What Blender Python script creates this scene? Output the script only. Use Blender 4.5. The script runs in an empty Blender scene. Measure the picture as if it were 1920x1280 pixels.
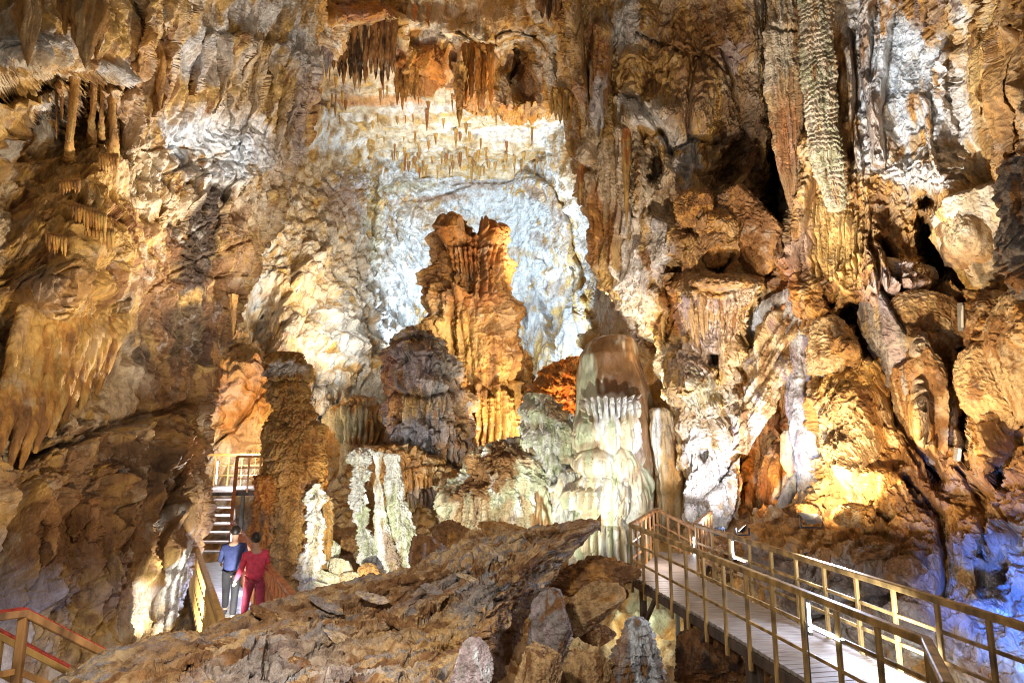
import bpy, math, random, time
import numpy as np
T0 = time.time()
SC = bpy.context.scene
COL = SC.collection
F32 = np.float32
# ------------------------------------------------------------------ camera
F_PX = 1067.0; PITCH = math.atan(165 / F_PX); EYE = 3.1
CT, ST = math.cos(PITCH), math.sin(PITCH)
cam_d = bpy.data.cameras.new('camera'); cam = bpy.data.objects.new('camera', cam_d); COL.objects.link(cam)
cam_d.sensor_width = 36; cam_d.lens = 36 * F_PX / 1920; cam_d.clip_end = 300; cam_d.clip_start = 0.05
cam.location = (0, 0, EYE); cam.rotation_euler = (math.pi / 2 + PITCH, 0, 0)
SC.camera = cam

def P(px, py, Y):
    "photo pixel + world depth Y -> world x, y, z"
    a = (np.asarray(px, float) - 960) / F_PX; b = (640 - np.asarray(py, float)) / F_PX
    dy = CT - b * ST; dz = ST + b * CT
    t = np.asarray(Y, float) / dy
    return a * t, t * dy, EYE + t * dz

def V(px, py, Y):
    x, y, z = P(px, py, Y); return (float(x), float(y), float(z))

def PX(x, y, z):
    fw = y * CT + (z - EYE) * ST; up = -y * ST + (z - EYE) * CT
    return 960 + x / fw * F_PX, 640 - up / fw * F_PX
# ------------------------------------------------------------------ world, exposure
w = bpy.data.worlds.new('World'); SC.world = w; w.use_nodes = True
bg = w.node_tree.nodes['Background']; bg.inputs[0].default_value = (1.0, 0.90, 0.80, 1); bg.inputs[1].default_value = 0.17
SC.view_settings.view_transform = 'Standard'; SC.view_settings.look = 'None'
SC.view_settings.exposure = 0.40; SC.view_settings.gamma = 1.0
SC.cycles.max_bounces = 4; SC.cycles.diffuse_bounces = 2; SC.cycles.glossy_bounces = 2
SC.cycles.use_denoising = True; SC.cycles.denoising_prefilter = 'NONE'; SC.cycles.filter_width = 1.1; SC.cycles.sample_clamp_indirect = 4.0
SC.cycles.caustics_reflective = False; SC.cycles.caustics_refractive = False

def spot(px, py, Y, tx, ty, tY, col, power, ang=70, blend=0.5, r=0.15, name='flood_or_fill_light'):
    ld = bpy.data.lights.new(name, 'SPOT'); ld.energy = power; ld.color = col
    ld.spot_size = math.radians(ang); ld.spot_blend = blend; ld.shadow_soft_size = r
    o = bpy.data.objects.new(name, ld); COL.objects.link(o)
    a = np.array(P(px, py, Y)); b = np.array(P(tx, ty, tY))
    from mathutils import Vector
    o.location = a; o.rotation_euler = Vector(b - a).to_track_quat('-Z', 'Y').to_euler()
    return o

def point(px, py, Y, col, power, r=0.2, name='glow_light'):
    ld = bpy.data.lights.new(name, 'POINT'); ld.energy = power; ld.color = col; ld.shadow_soft_size = r
    o = bpy.data.objects.new(name, ld); COL.objects.link(o); o.location = V(px, py, Y)
    return o
WARM = (1.0, 0.66, 0.30); AMBER = (1.0, 0.50, 0.14); CREAM = (1.0, 0.86, 0.62); COOL = (0.72, 0.86, 1.0); GREENW = (0.86, 1.0, 0.84)
BLUEW = (.60, .80, 1.0)
# far chamber, cool floods on the back wall
spot(745, 700, 34, 900, 420, 45, BLUEW, 5200, 120, .8, .4)
spot(1040, 690, 34, 960, 450, 45, BLUEW, 4000, 120, .8, .4)
spot(960, 600, 36, 880, 300, 45, BLUEW, 3800, 130, .8, .5)
# warm floods on the flat far roof and the yellow side wall
spot(600, 760, 27, 760, 210, 38, (1.0, .82, .58), 8500, 90, .9, .4)
spot(1080, 560, 26, 820, 190, 36, (1.0, .80, .54), 4500, 80, .9, .4)
spot(660, 640, 23.5, 590, 500, 31, (1.0, .93, .78), 1500, 120, .9, .3)
spot(640, 560, 24, 600, 380, 32, (1.0, .93, .80), 1900, 100, 1, .3)
spot(470, 840, 20.0, 450, 720, 24, (1.0, .70, .40), 1300, 130, .9, .3)
# amber floods behind the mounds
spot(970, 830, 22.6, 905, 690, 28, (1.0, .82, .58), 1500, 110, .9, .2)
spot(1060, 800, 21.5, 1040, 720, 24, (1, .62, .28), 380, 140, .9, .2)
spot(1010, 600, 20, 880, 600, 28, (1.0, .84, .64), 2000, 60, 1, .2)
# glow behind the arch leg
spot(1240, 770, 17.3, 1195, 560, 18.8, (1.0, .84, .60), 800, 46, 1, .15)
spot(1160, 640, 22, 1000, 120, 24, (1.0, .78, .48), 6000, 100, .9, .3)
spot(700, 560, 16, 830, 80, 21, (1.0, .78, .52), 2800, 70, 1, .3)
# pale greenish floods low in the pit, lighting mounds from below
spot(1000, 1075, 12.8, 1060, 830, 19.5, (.93, 1.0, .86), 1100, 66, .5, .06)
spot(640, 1120, 12.5, 715, 960, 18, (.96, 1.0, .86), 1400, 62, .5, .06)
# side wall accents
spot(432, 1150, 10.2, 340, 1085, 11.8, (.96, 1, .92), 520, 80, .5, .05)
spot(560, 1000, 14.5, 215, 740, 10, (1.0, .95, .82), 2400, 17, .4, .04)
# added raking wash without fixtures on the left wall and roof
spot(690, 640, 12.5, 300, 260, 11.5, (1.0, .94, .86), 1700, 100, 1, .12)
spot(330, 1110, 6.0, 120, 560, 9.0, (1.0, .80, .54), 360, 90, 1, .12)
spot(560, 1060, 9.5, 470, 200, 15, (.95, .95, 1.0), 1500, 70, 1, .12)
# warm floodlight at the right wall
spot(1522, 956, 11.6, 1610, 760, 13.6, (1.0, .82, .55), 640, 120, .8, .05)
spot(1600, 1040, 9.4, 1760, 560, 12.5, (1.0, .76, .46), 1300, 90, .9, .08)
spot(1430, 880, 9.5, 1700, 160, 13.5, (.84, .91, 1.0), 5000, 46, .9, .1)
spot(1230, 900, 11.0, 1350, 350, 16, (1.0, .84, .66), 2000, 76, 1, .1)
# blue-white spots on the column
spot(1345, 985, 13.0, 1315, 800, 16, (.86, .88, 1.0), 1050, 90, .8, .05)
spot(1420, 955, 13.4, 1500, 760, 15, (.62, .72, 1.0), 360, 70, .8, .05)
spot(1440, 960, 15.5, 1460, 760, 18, AMBER, 260, 120, .9, .1)
# blue glow low right, walkway light
spot(1960, 1330, 6.3, 1965, 1150, 9.0, (.05, .18, 1.0), 2600, 50, 1, .1)
spot(1700, 1240, 7.2, 1600, 1110, 11, (.86, .90, 1.0), 260, 120, 1, .1)
point(470, 1070, 13.4, (.50, .60, 1.0), 110, .1)
point(440, 900, 19.6, (.75, .80, 1.0), 120, .1)
point(1240, 1010, 13.6, (1.0, .85, .8), 30, .1)
spot(1560, 1000, 9.5, 1420, 1200, 8, (.62, .72, 1.0), 420, 130, 1, .15)
point(60, 1260, 7.5, (.40, .50, 1.0), 14, .1)
point(1190, 1130, 14.0, (.9, 1.0, .85), 50, .1)
# added fill without fixtures for the slab, left wall, stairs, dark column and mounds
spot(300, 300, 2.0, 760, 1180, 7, (1.0, .92, .84), 1150, 100, 1, .12)
spot(620, 900, 9, 400, 265, 13, (.84, .90, 1.0), 900, 26, .8, .1)
spot(930, 1035, 13.8, 905, 930, 20.5, (.95, 1.0, .90), 800, 60, .6, .06)
spot(360, 640, 7.2, 140, 430, 9, (1.0, .82, .58), 330, 80, 1, .1)
point(428, 950, 17.7, (.8, .86, 1.0), 70, .1)
spot(660, 1010, 13.5, 550, 820, 17, (1.0, .80, .52), 330, 60, 1, .1)
spot(690, 940, 17.5, 800, 800, 24, (.92, .90, 1.0), 520, 60, 1, .1)

# ------------------------------------------------------------------ noise
_r = np.random.RandomState(7)
_pm = _r.permutation(256).astype(np.int32); _pm = np.concatenate([_pm, _pm, _pm])
_g = _r.normal(size=(256, 3)); _g /= np.linalg.norm(_g, axis=1)[:, None]; _g = (_g * 1.5).astype(F32)
_gx, _gy, _gz = [np.ascontiguousarray(_g[:, i]) for i in range(3)]

def pn(x, y, z):
    x = np.asarray(x, F32); y = np.asarray(y, F32); z = np.asarray(z, F32)
    x, y, z = np.broadcast_arrays(x, y, z)
    fx = np.floor(x); fy = np.floor(y); fz = np.floor(z)
    X = fx.astype(np.int32) & 255; Y = fy.astype(np.int32) & 255; Z = fz.astype(np.int32) & 255
    x = x - fx; y = y - fy; z = z - fz
    u = x * x * x * (x * (x * 6 - 15) + 10); v = y * y * y * (y * (y * 6 - 15) + 10); q = z * z * z * (z * (z * 6 - 15) + 10)
    A = _pm[X]; B = _pm[X + 1]
    AA = _pm[A + Y]; AB = _pm[A + Y + 1]; BA = _pm[B + Y]; BB = _pm[B + Y + 1]
    def g(h, a, b, c): return _gx[h] * a + _gy[h] * b + _gz[h] * c
    def face(dz):
        z1 = z - dz; k = Z + dz
        a = g(_pm[AA + k], x, y, z1); b = g(_pm[BA + k], x - 1, y, z1)
        c = g(_pm[AB + k], x, y - 1, z1); d = g(_pm[BB + k], x - 1, y - 1, z1)
        a = a + u * (b - a); c = c + u * (d - c)
        return a + v * (c - a)
    a = face(0); b = face(1)
    return a + q * (b - a)

def fbm(x, y, z, o=3):
    s = 0; a = 1.0; t = 0
    for i in range(o):
        s = s + a * pn(x * 2**i + 17.3 * i, y * 2**i - 5.1 * i, z * 2**i + 9.7 * i); t += a; a *= 0.5
    return s / t * 1.2

def sm(a, b, x):
    t = np.clip((x - a) / (b - a), 0, 1); return t * t * (3 - 2 * t)

def tps(ctrl, lam=0.02):
    "smooth surface through (a, b, value) control points"
    c = np.array(ctrl, float); s = 300.0
    X = c[:, :2] / s; n = len(c)
    d = np.linalg.norm(X[:, None] - X[None], axis=2); K = np.where(d > 0, d * d * np.log(d + 1e-9), 0) + lam * np.eye(n)
    Pm = np.c_[np.ones(n), X]; M = np.zeros((n + 3, n + 3)); M[:n, :n] = K; M[:n, n:] = Pm; M[n:, :n] = Pm.T
    sol = np.linalg.solve(M, np.r_[c[:, 2], 0, 0, 0]); wt = sol[:n]; af = sol[n:]
    def f(a, b):
        a = np.asarray(a, float) / s; b = np.asarray(b, float) / s
        r = af[0] + af[1] * a + af[2] * b
        for i in range(n):
            q = (a - X[i, 0])**2 + (b - X[i, 1])**2
            r = r + wt[i] * 0.5 * q * np.log(q + 1e-9)
        return r
    return f
# ------------------------------------------------------------------ relief styles (metres), sampled in world space
def billow(x, y, z): return np.abs(pn(x, y, z)) * 2
def st_bulk(p, s, seed=0):
    x, y, z = p; return fbm(x / s + seed, y / s, z / s, 3)
def st_flute(p, s, lean=0.0, zr=0.10):
    "vertical rounded ribs with sharp grooves, rib width about s"
    x, y, z = p; x = x - lean * z
    wx = 0.35 * pn(x / s * .4, y / s * .4, z / s * .25)
    return billow(x / s + wx, y / s, z / s * zr) * 0.7 + billow(x / s * 2.1, y / s * 2.1, z / s * zr * 1.5) * 0.3 - 0.35
def st_tier(p, s, fing=0.3):
    "stacked flowstone shells with dripping lower edges, shell height about s"
    x, y, z = p
    ph = z / s + 1.1 * pn(x / s * .45, y / s * .45, z / s * .3) + fing * pn(x / s * 5, y / s * 5, z / s * .4)
    t = ph - np.floor(ph)
    return np.where(t < .14, t / .14, np.power(np.clip((1 - t) / .86, 0, 1), .65)) - 0.55
def st_drip(p, s):
    "rows of short hanging drips: tiers whose lower lip is cut by strong fingers"
    x, y, z = p
    fg = np.abs(pn(x / s * 4.5, y / s * 4.5, z / s * .15)) * 1.6
    ph = z / s + 1.2 * pn(x / s * .4, y / s * .4, z / s * .2) + fg * .55
    t = ph - np.floor(ph)
    return np.where(t < .10, t / .10, np.power(np.clip((1 - t) / .9, 0, 1), .45)) - 0.6
def st_block(p, s, tilt=(0.3, 0.0, 1.0)):
    "broken rock: flat steps and facets"
    x, y, z = p
    a = fbm(x / s, y / s, z / s, 3) * 2.6 + (x * tilt[0] + y * tilt[1] + z * tilt[2]) / s * .8
    q = np.floor(a); t = a - q
    return (sm(.72, 1.0, t) - t) * 0.8 + 0.35 * np.abs(pn(x / s * 2.2, y / s * 2.2, z / s * 2.2)) * 2 - .2
def st_crag(p, s, lean=0.0):
    x, y, z = p; x = x - lean * z
    w = .12 * pn(x / s * .6 + 3, y / s * .6, z / s * .4); x = x / s + w; y = y / s - w; z = z / s
    return .75 - (billow(x, y, z * .42) + .55 * billow(x * 2.1 + 5, y * 2.1, z * 1.0) + .3 * billow(x * 4.3, y * 4.3, z * 2.4) + .15 * billow(x * 9, y * 9, z * 6)) / 1.5
def st_shard(p, s, ax=(.69, .72, .06)):
    "splintered rock: thin plates that run along the direction ax"
    x, y, z = p; a = ax; l = math.hypot(a[0], a[1])
    u = x * a[0] + y * a[1] + z * a[2]; v = (x * -a[1] + y * a[0]) / l; w = z - u * a[2]
    k = fbm(u / s * .22, v / s * 1.0, w / s * 1.3, 3) * 2.8 + v / s * .5
    q = np.floor(k); t = k - q
    return (sm(.80, 1.0, t) - t) * .9 + .3 * fbm(u / s * 1.1, v / s * 4, w / s * 5, 3) + .25
def st_pop(p, s):
    "cave popcorn: knobbly"
    x, y, z = p
    return 1.2 - np.abs(pn(x / s, y / s, z / s)) * 1.6 - np.abs(pn(x / s * 2 + 9, y / s * 2, z / s * 2)) * .8 - .7
def st_scale(p, s):
    x, y, z = p
    ph = z / s * 1.2 + 0.8 * pn(x / s * 1.1, y / s * 1.1, z / s * .8)
    t = ph - np.floor(ph); return np.where(t < .3, t / .3, (1 - t) / .7) * (0.6 + .5 * pn(x / s, y / s, z / s)) - .4
STY = dict(bulk=st_bulk, flute=st_flute, tier=st_tier, drip=st_drip, block=st_block, crag=st_crag, pop=st_pop, scale=st_scale, shard=st_shard)

def relief(p, recipe):
    d = 0
    for it in recipe:
        d = d + it[1] * STY[it[0]](p, *it[2:])
    return d
# ------------------------------------------------------------------ rock colours (albedo)
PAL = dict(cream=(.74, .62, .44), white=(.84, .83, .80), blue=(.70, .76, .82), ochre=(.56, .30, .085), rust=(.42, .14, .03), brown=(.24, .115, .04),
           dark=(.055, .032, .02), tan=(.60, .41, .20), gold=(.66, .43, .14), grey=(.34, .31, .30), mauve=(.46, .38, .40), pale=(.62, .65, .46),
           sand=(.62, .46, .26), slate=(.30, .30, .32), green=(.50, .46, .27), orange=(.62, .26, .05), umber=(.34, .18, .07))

def blob_w(px, py, z, n, soft=.45):
    "weight of one painted patch (cx, cy, rx, ry, angle): ragged by the noise n"
    cx, cy, rx, ry, an = z
    c, s = math.cos(math.radians(an)), math.sin(math.radians(an))
    dx, dy = px - cx, py - cy
    u = (dx * c + dy * s) / rx; v = (-dx * s + dy * c) / ry
    return sm(0, soft, 1.0 - np.sqrt(u * u + v * v) + n)

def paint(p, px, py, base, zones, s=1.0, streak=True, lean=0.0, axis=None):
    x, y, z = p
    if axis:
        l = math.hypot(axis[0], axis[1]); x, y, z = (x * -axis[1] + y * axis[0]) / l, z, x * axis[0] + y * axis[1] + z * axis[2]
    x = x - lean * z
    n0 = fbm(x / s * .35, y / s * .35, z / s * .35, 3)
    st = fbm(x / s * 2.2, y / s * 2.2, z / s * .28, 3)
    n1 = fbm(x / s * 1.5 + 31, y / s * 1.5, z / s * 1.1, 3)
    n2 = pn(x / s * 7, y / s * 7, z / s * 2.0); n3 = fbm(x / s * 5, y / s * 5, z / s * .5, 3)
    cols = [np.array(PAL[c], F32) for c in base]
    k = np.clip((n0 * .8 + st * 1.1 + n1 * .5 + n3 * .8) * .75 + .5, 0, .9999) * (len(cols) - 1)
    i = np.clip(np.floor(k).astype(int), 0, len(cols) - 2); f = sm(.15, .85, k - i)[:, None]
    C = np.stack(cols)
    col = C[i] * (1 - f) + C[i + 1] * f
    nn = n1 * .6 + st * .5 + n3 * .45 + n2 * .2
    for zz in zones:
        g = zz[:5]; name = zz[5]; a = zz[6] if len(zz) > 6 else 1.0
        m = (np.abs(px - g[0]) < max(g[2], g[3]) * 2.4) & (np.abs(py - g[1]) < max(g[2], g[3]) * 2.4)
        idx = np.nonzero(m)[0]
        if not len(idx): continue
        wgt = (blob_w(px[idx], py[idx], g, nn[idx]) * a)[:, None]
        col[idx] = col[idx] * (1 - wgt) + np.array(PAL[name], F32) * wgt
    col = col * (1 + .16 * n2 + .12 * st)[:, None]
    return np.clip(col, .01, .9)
# ------------------------------------------------------------------ materials
def nt(name):
    m = bpy.data.materials.new(name); m.use_nodes = True; t = m.node_tree; t.nodes.clear()
    o = t.nodes.new('ShaderNodeOutputMaterial'); b = t.nodes.new('ShaderNodeBsdfPrincipled'); t.links.new(b.outputs[0], o.inputs[0])
    return m, t, b

def rock_mat(name, scale=1.0, rough=.62, bump=.5, vert=.35, spec=.4, vein=.5, dark=.6):
    "painted mineral colour, broken up by streaks, veins and grain"
    m, t, b = nt(name); N = t.nodes.new; L = t.links.new
    at = N('ShaderNodeAttribute'); at.attribute_name = 'Col'
    tc = N('ShaderNodeTexCoord'); mp = N('ShaderNodeMapping'); L(tc.outputs['Object'], mp.inputs[0]); mp.inputs['Scale'].default_value = (1, 1, vert)
    n1 = N('ShaderNodeTexNoise'); L(mp.outputs[0], n1.inputs[0]); n1.inputs['Scale'].default_value = 5.0 * scale; n1.inputs['Detail'].default_value = 12; n1.inputs['Roughness'].default_value = .75; n1.inputs['Distortion'].default_value = .0
    r1 = N('ShaderNodeValToRGB'); L(n1.outputs[0], r1.inputs[0])
    e = r1.color_ramp.elements; e[0].position = .30; e[0].position = .37; e[0].color = (.24, .14, .08, 1); e[1].position = .62; e[1].color = (1.42, 1.38, 1.32, 1)
    q = r1.color_ramp.elements.new(.48); q.color = (.95, .86, .76, 1)
    mx = N('ShaderNodeMix'); mx.data_type = 'RGBA'; mx.blend_type = 'MULTIPLY'; mx.inputs[0].default_value = dark
    L(at.outputs[0], mx.inputs[6]); L(r1.outputs[0], mx.inputs[7])
    # pale mineral veins and blotches
    n2 = N('ShaderNodeTexNoise'); L(tc.outputs['Object'], n2.inputs[0]); n2.inputs['Scale'].default_value = 1.9 * scale; n2.inputs['Detail'].default_value = 10; n2.inputs['Roughness'].default_value = .72; n2.inputs['Distortion'].default_value = .25
    r2 = N('ShaderNodeValToRGB'); L(n2.outputs[0], r2.inputs[0]); e = r2.color_ramp.elements; e[0].position = .56; e[0].color = (0, 0, 0, 1); e[1].position = .68; e[1].color = (1, 1, 1, 1)
    ml = N('ShaderNodeMath'); ml.operation = 'MULTIPLY'; L(r2.outputs[0], ml.inputs[0]); ml.inputs[1].default_value = vein
    m2 = N('ShaderNodeMix'); m2.data_type = 'RGBA'; L(ml.outputs[0], m2.inputs[0]); L(mx.outputs[2], m2.inputs[6]); m2.inputs[7].default_value = (.76, .68, .54, 1)
    # thin dark cracks
    vo = N('ShaderNodeTexVoronoi'); vo.feature = 'DISTANCE_TO_EDGE'; vo.inputs['Scale'].default_value = 1.3 * scale
    ad = N('ShaderNodeVectorMath'); ad.operation = 'MULTIPLY_ADD'; L(n2.outputs[1], ad.inputs[0]); ad.inputs[1].default_value = (.9 / scale,) * 3; L(tc.outputs['Object'], ad.inputs[2]); L(ad.outputs[0], vo.inputs[0])
    r3 = N('ShaderNodeValToRGB'); L(vo.outputs[0], r3.inputs[0]); e = r3.color_ramp.elements; e[0].position = .0; e[0].color = (.35, .24, .16, 1); e[1].position = .02; e[1].color = (1, 1, 1, 1)
    m3 = N('ShaderNodeMix'); m3.data_type = 'RGBA'; m3.blend_type = 'MULTIPLY'; m3.inputs[0].default_value = dark * .55
    L(m2.outputs[2], m3.inputs[6]); L(r3.outputs[0], m3.inputs[7])
    L(m3.outputs[2], b.inputs['Base Color'])
    rr = N('ShaderNodeMapRange'); L(n1.outputs[0], rr.inputs[0]); rr.inputs[3].default_value = rough - .18; rr.inputs[4].default_value = rough + .2; L(rr.outputs[0], b.inputs['Roughness'])
    b.inputs['Specular IOR Level'].default_value = spec
    n3 = N('ShaderNodeTexNoise'); L(tc.outputs['Object'], n3.inputs[0]); n3.inputs['Scale'].default_value = 11 * scale; n3.inputs['Detail'].default_value = 7; n3.inputs['Roughness'].default_value = .7
    sm_ = N('ShaderNodeMath'); sm_.operation = 'ADD'; L(n3.outputs[0], sm_.inputs[0]); L(n1.outputs[0], sm_.inputs[1])
    bp = N('ShaderNodeBump'); bp.inputs['Strength'].default_value = bump; bp.inputs['Distance'].default_value = .14 / scale; L(sm_.outputs[0], bp.inputs['Height']); L(bp.outputs[0], b.inputs['Normal'])
    return m

M = dict(
    near=rock_mat('limestone near', 1.0), far=rock_mat('limestone far', .45, bump=.6, vein=.6), mid=rock_mat('limestone mid', .7, bump=.55),
    slab=rock_mat('broken rock', 1.5, rough=.55, bump=.8, vert=1.0, vein=.25, dark=.75, spec=.5), wet=rock_mat('wet flowstone', 1.0, rough=.42, bump=.3, vein=.2, dark=.45, spec=.5),
    mound=rock_mat('crusted stalagmite', .9, rough=.7, bump=.7, vein=.15, dark=.55))

def simple_mat(name, c, rough=.5, var=.35, scale=6, stretch=(1, 1, 1), metal=0, bump=.15, emit=None):
    m, t, b = nt(name); N = t.nodes.new; L = t.links.new
    tc = N('ShaderNodeTexCoord'); mp = N('ShaderNodeMapping'); mp.inputs['Scale'].default_value = stretch; L(tc.outputs['Object'], mp.inputs[0])
    n = N('ShaderNodeTexNoise'); n.inputs['Scale'].default_value = scale; n.inputs['Detail'].default_value = 6; L(mp.outputs[0], n.inputs[0])
    r = N('ShaderNodeValToRGB'); L(n.outputs[0], r.inputs[0]); e = r.color_ramp.elements
    e[0].position = .3; e[0].color = (*[v * (1 - var) for v in c], 1); e[1].position = .7; e[1].color = (*[min(1, v * (1 + var * .6)) for v in c], 1)
    L(r.outputs[0], b.inputs['Base Color']); b.inputs['Roughness'].default_value = rough; b.inputs['Metallic'].default_value = metal
    bp = N('ShaderNodeBump'); bp.inputs['Strength'].default_value = bump; bp.inputs['Distance'].default_value = .01; L(n.outputs[0], bp.inputs['Height']); L(bp.outputs[0], b.inputs['Normal'])
    if emit:
        b.inputs['Emission Color'].default_value = (*emit[0], 1); b.inputs['Emission Strength'].default_value = emit[1]
    return m
# ------------------------------------------------------------------ object helpers
def tag(o, label=None, cat=None, group=None, kind=None):
    if label: o['label'] = label
    if cat: o['category'] = cat
    if group: o['group'] = group
    if kind: o['kind'] = kind
    return o

def grid_mesh(name, X, Y, Z, colr, mat, wrap=False, origin=None, smooth=True, flip=False, cap=False):
    "link an (nv, nu) grid of points as one mesh object with a colour attribute"
    nv, nu = X.shape
    if origin is None: origin = (0, 0, 0)
    co = np.stack([X - origin[0], Y - origin[1], Z - origin[2]], -1).reshape(-1, 3).astype(F32)
    idx = np.arange(nv * nu, dtype=np.int32).reshape(nv, nu)
    if wrap:
        a = idx[:-1]; b = idx[1:]; q = np.stack([a, np.roll(a, -1, 1), np.roll(b, -1, 1), b], -1)
    else:
        q = np.stack([idx[:-1, :-1], idx[:-1, 1:], idx[1:, 1:], idx[1:, :-1]], -1)
    q = q.reshape(-1, 4)
    if flip: q = q[:, ::-1]
    me = bpy.data.meshes.new(name); me.vertices.add(len(co)); me.vertices.foreach_set('co', co.ravel())
    nf = len(q); me.loops.add(nf * 4); me.loops.foreach_set('vertex_index', np.ascontiguousarray(q).ravel().astype(np.int32))
    me.polygons.add(nf); me.polygons.foreach_set('loop_start', np.arange(nf, dtype=np.int32) * 4)
    me.polygons.foreach_set('use_smooth', np.full(nf, smooth))
    me.update(calc_edges=True)
    if colr is not None:
        at = me.color_attributes.new('Col', 'FLOAT_COLOR', 'POINT')
        c4 = np.ones((len(co), 4), F32); c4[:, :3] = colr.reshape(-1, 3); at.data.foreach_set('color', c4.ravel())
    o = bpy.data.objects.new(name, me); COL.objects.link(o); o.location = origin; me.materials.append(mat)
    return o

def normals(X, Y, Z, wrap=False):
    def d(A, ax):
        if wrap and ax == 1: return np.roll(A, -1, 1) - np.roll(A, 1, 1)
        return np.gradient(A, axis=ax)
    ux, uy, uz = d(X, 1), d(Y, 1), d(Z, 1); vx, vy, vz = d(X, 0), d(Y, 0), d(Z, 0)
    nx = uy * vz - uz * vy; ny = uz * vx - ux * vz; nz = ux * vy - uy * vx
    l = np.sqrt(nx * nx + ny * ny + nz * nz) + 1e-9
    return nx / l, ny / l, nz / l

def dseg(px, py, path):
    "distance to a polyline and parameter 0..1 along it"
    pts = np.array(path, float); L = np.linalg.norm(np.diff(pts, axis=0), axis=1); tot = L.sum(); acc = 0
    best = np.full(px.shape, 1e9); bt = np.zeros(px.shape)
    for i in range(len(pts) - 1):
        a, b = pts[i], pts[i + 1]; e = b - a; l2 = (e * e).sum()
        t = np.clip(((px - a[0]) * e[0] + (py - a[1]) * e[1]) / l2, 0, 1)
        d = np.hypot(px - a[0] - t * e[0], py - a[1] - t * e[1])
        m = d < best; best = np.where(m, d, best); bt = np.where(m, (acc + t * L[i]) / tot, bt); acc += L[i]
    return best, bt

def features(px, py, feats, warp=5.0):
    """relief given in the wall's own two coordinates: rows of
    ('r', path, width, height[, taper]) rib, ('c', path, width, depth) crack, ('b', cx, cy, rx, ry, height) boss, ('h', cx, cy, rx, ry, depth[, angle]) hollow"""
    out = np.zeros(px.shape)
    wx = warp * pn(px / 37, py / 60, 3.3) + warp * .5 * pn(px / 13, py / 30, 7.7); wy = warp * pn(px / 40, py / 40, 21.3)
    qx = px + wx; qy = py + wy
    for f in feats:
        if f[0] in 'rc':
            pa = np.array(f[1]); mg = f[2] * 2.5 + 10
            m = (qx > pa[:, 0].min() - mg) & (qx < pa[:, 0].max() + mg) & (qy > pa[:, 1].min() - mg) & (qy < pa[:, 1].max() + mg)
            if not m.any(): continue
            d, t = dseg(qx[m], qy[m], f[1])
            if f[0] == 'r':
                tp = f[4] if len(f) > 4 else .8
                wd = f[2] * np.clip(1 - tp * t, .05, 1) ** .8
                out[m] = np.maximum(out[m], f[3] * np.sqrt(np.clip(1 - (d / wd)**2, 0, 1)) * (.45 + .55 * np.clip(1 - tp * t, 0, 1)) + out[m] * .5) if f[3] > 0 else out[m] + f[3] * np.sqrt(np.clip(1 - (d / wd)**2, 0, 1))
            else:
                out[m] -= f[3] * np.exp(-(d / f[2])**2)
        else:
            cx, cy, rx, ry, h = f[1:6]; an = math.radians(f[6]) if len(f) > 6 else 0
            dx, dy = qx - cx, qy - cy; c, s = math.cos(an), math.sin(an)
            r2 = ((dx * c + dy * s) / rx)**2 + ((-dx * s + dy * c) / ry)**2
            if f[0] == 'd': out = np.maximum(out, h * np.sqrt(np.clip(1 - r2, 0, 1)) * 1.0)
            elif f[0] == 'b': out += h * np.clip(1 - r2 / 1.6, 0, 1)**1.5
            else:
                m = r2 < 6
                if m.any():
                    sc = 1.0 / max(8, min(rx, ry)); rn = np.sqrt(r2[m]) + .75 * fbm(px[m] * sc * .8, py[m] * sc * .5, h * 7, 3) - .12
                    out[m] -= h * sm(1.25, .45, rn)
    return out

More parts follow.
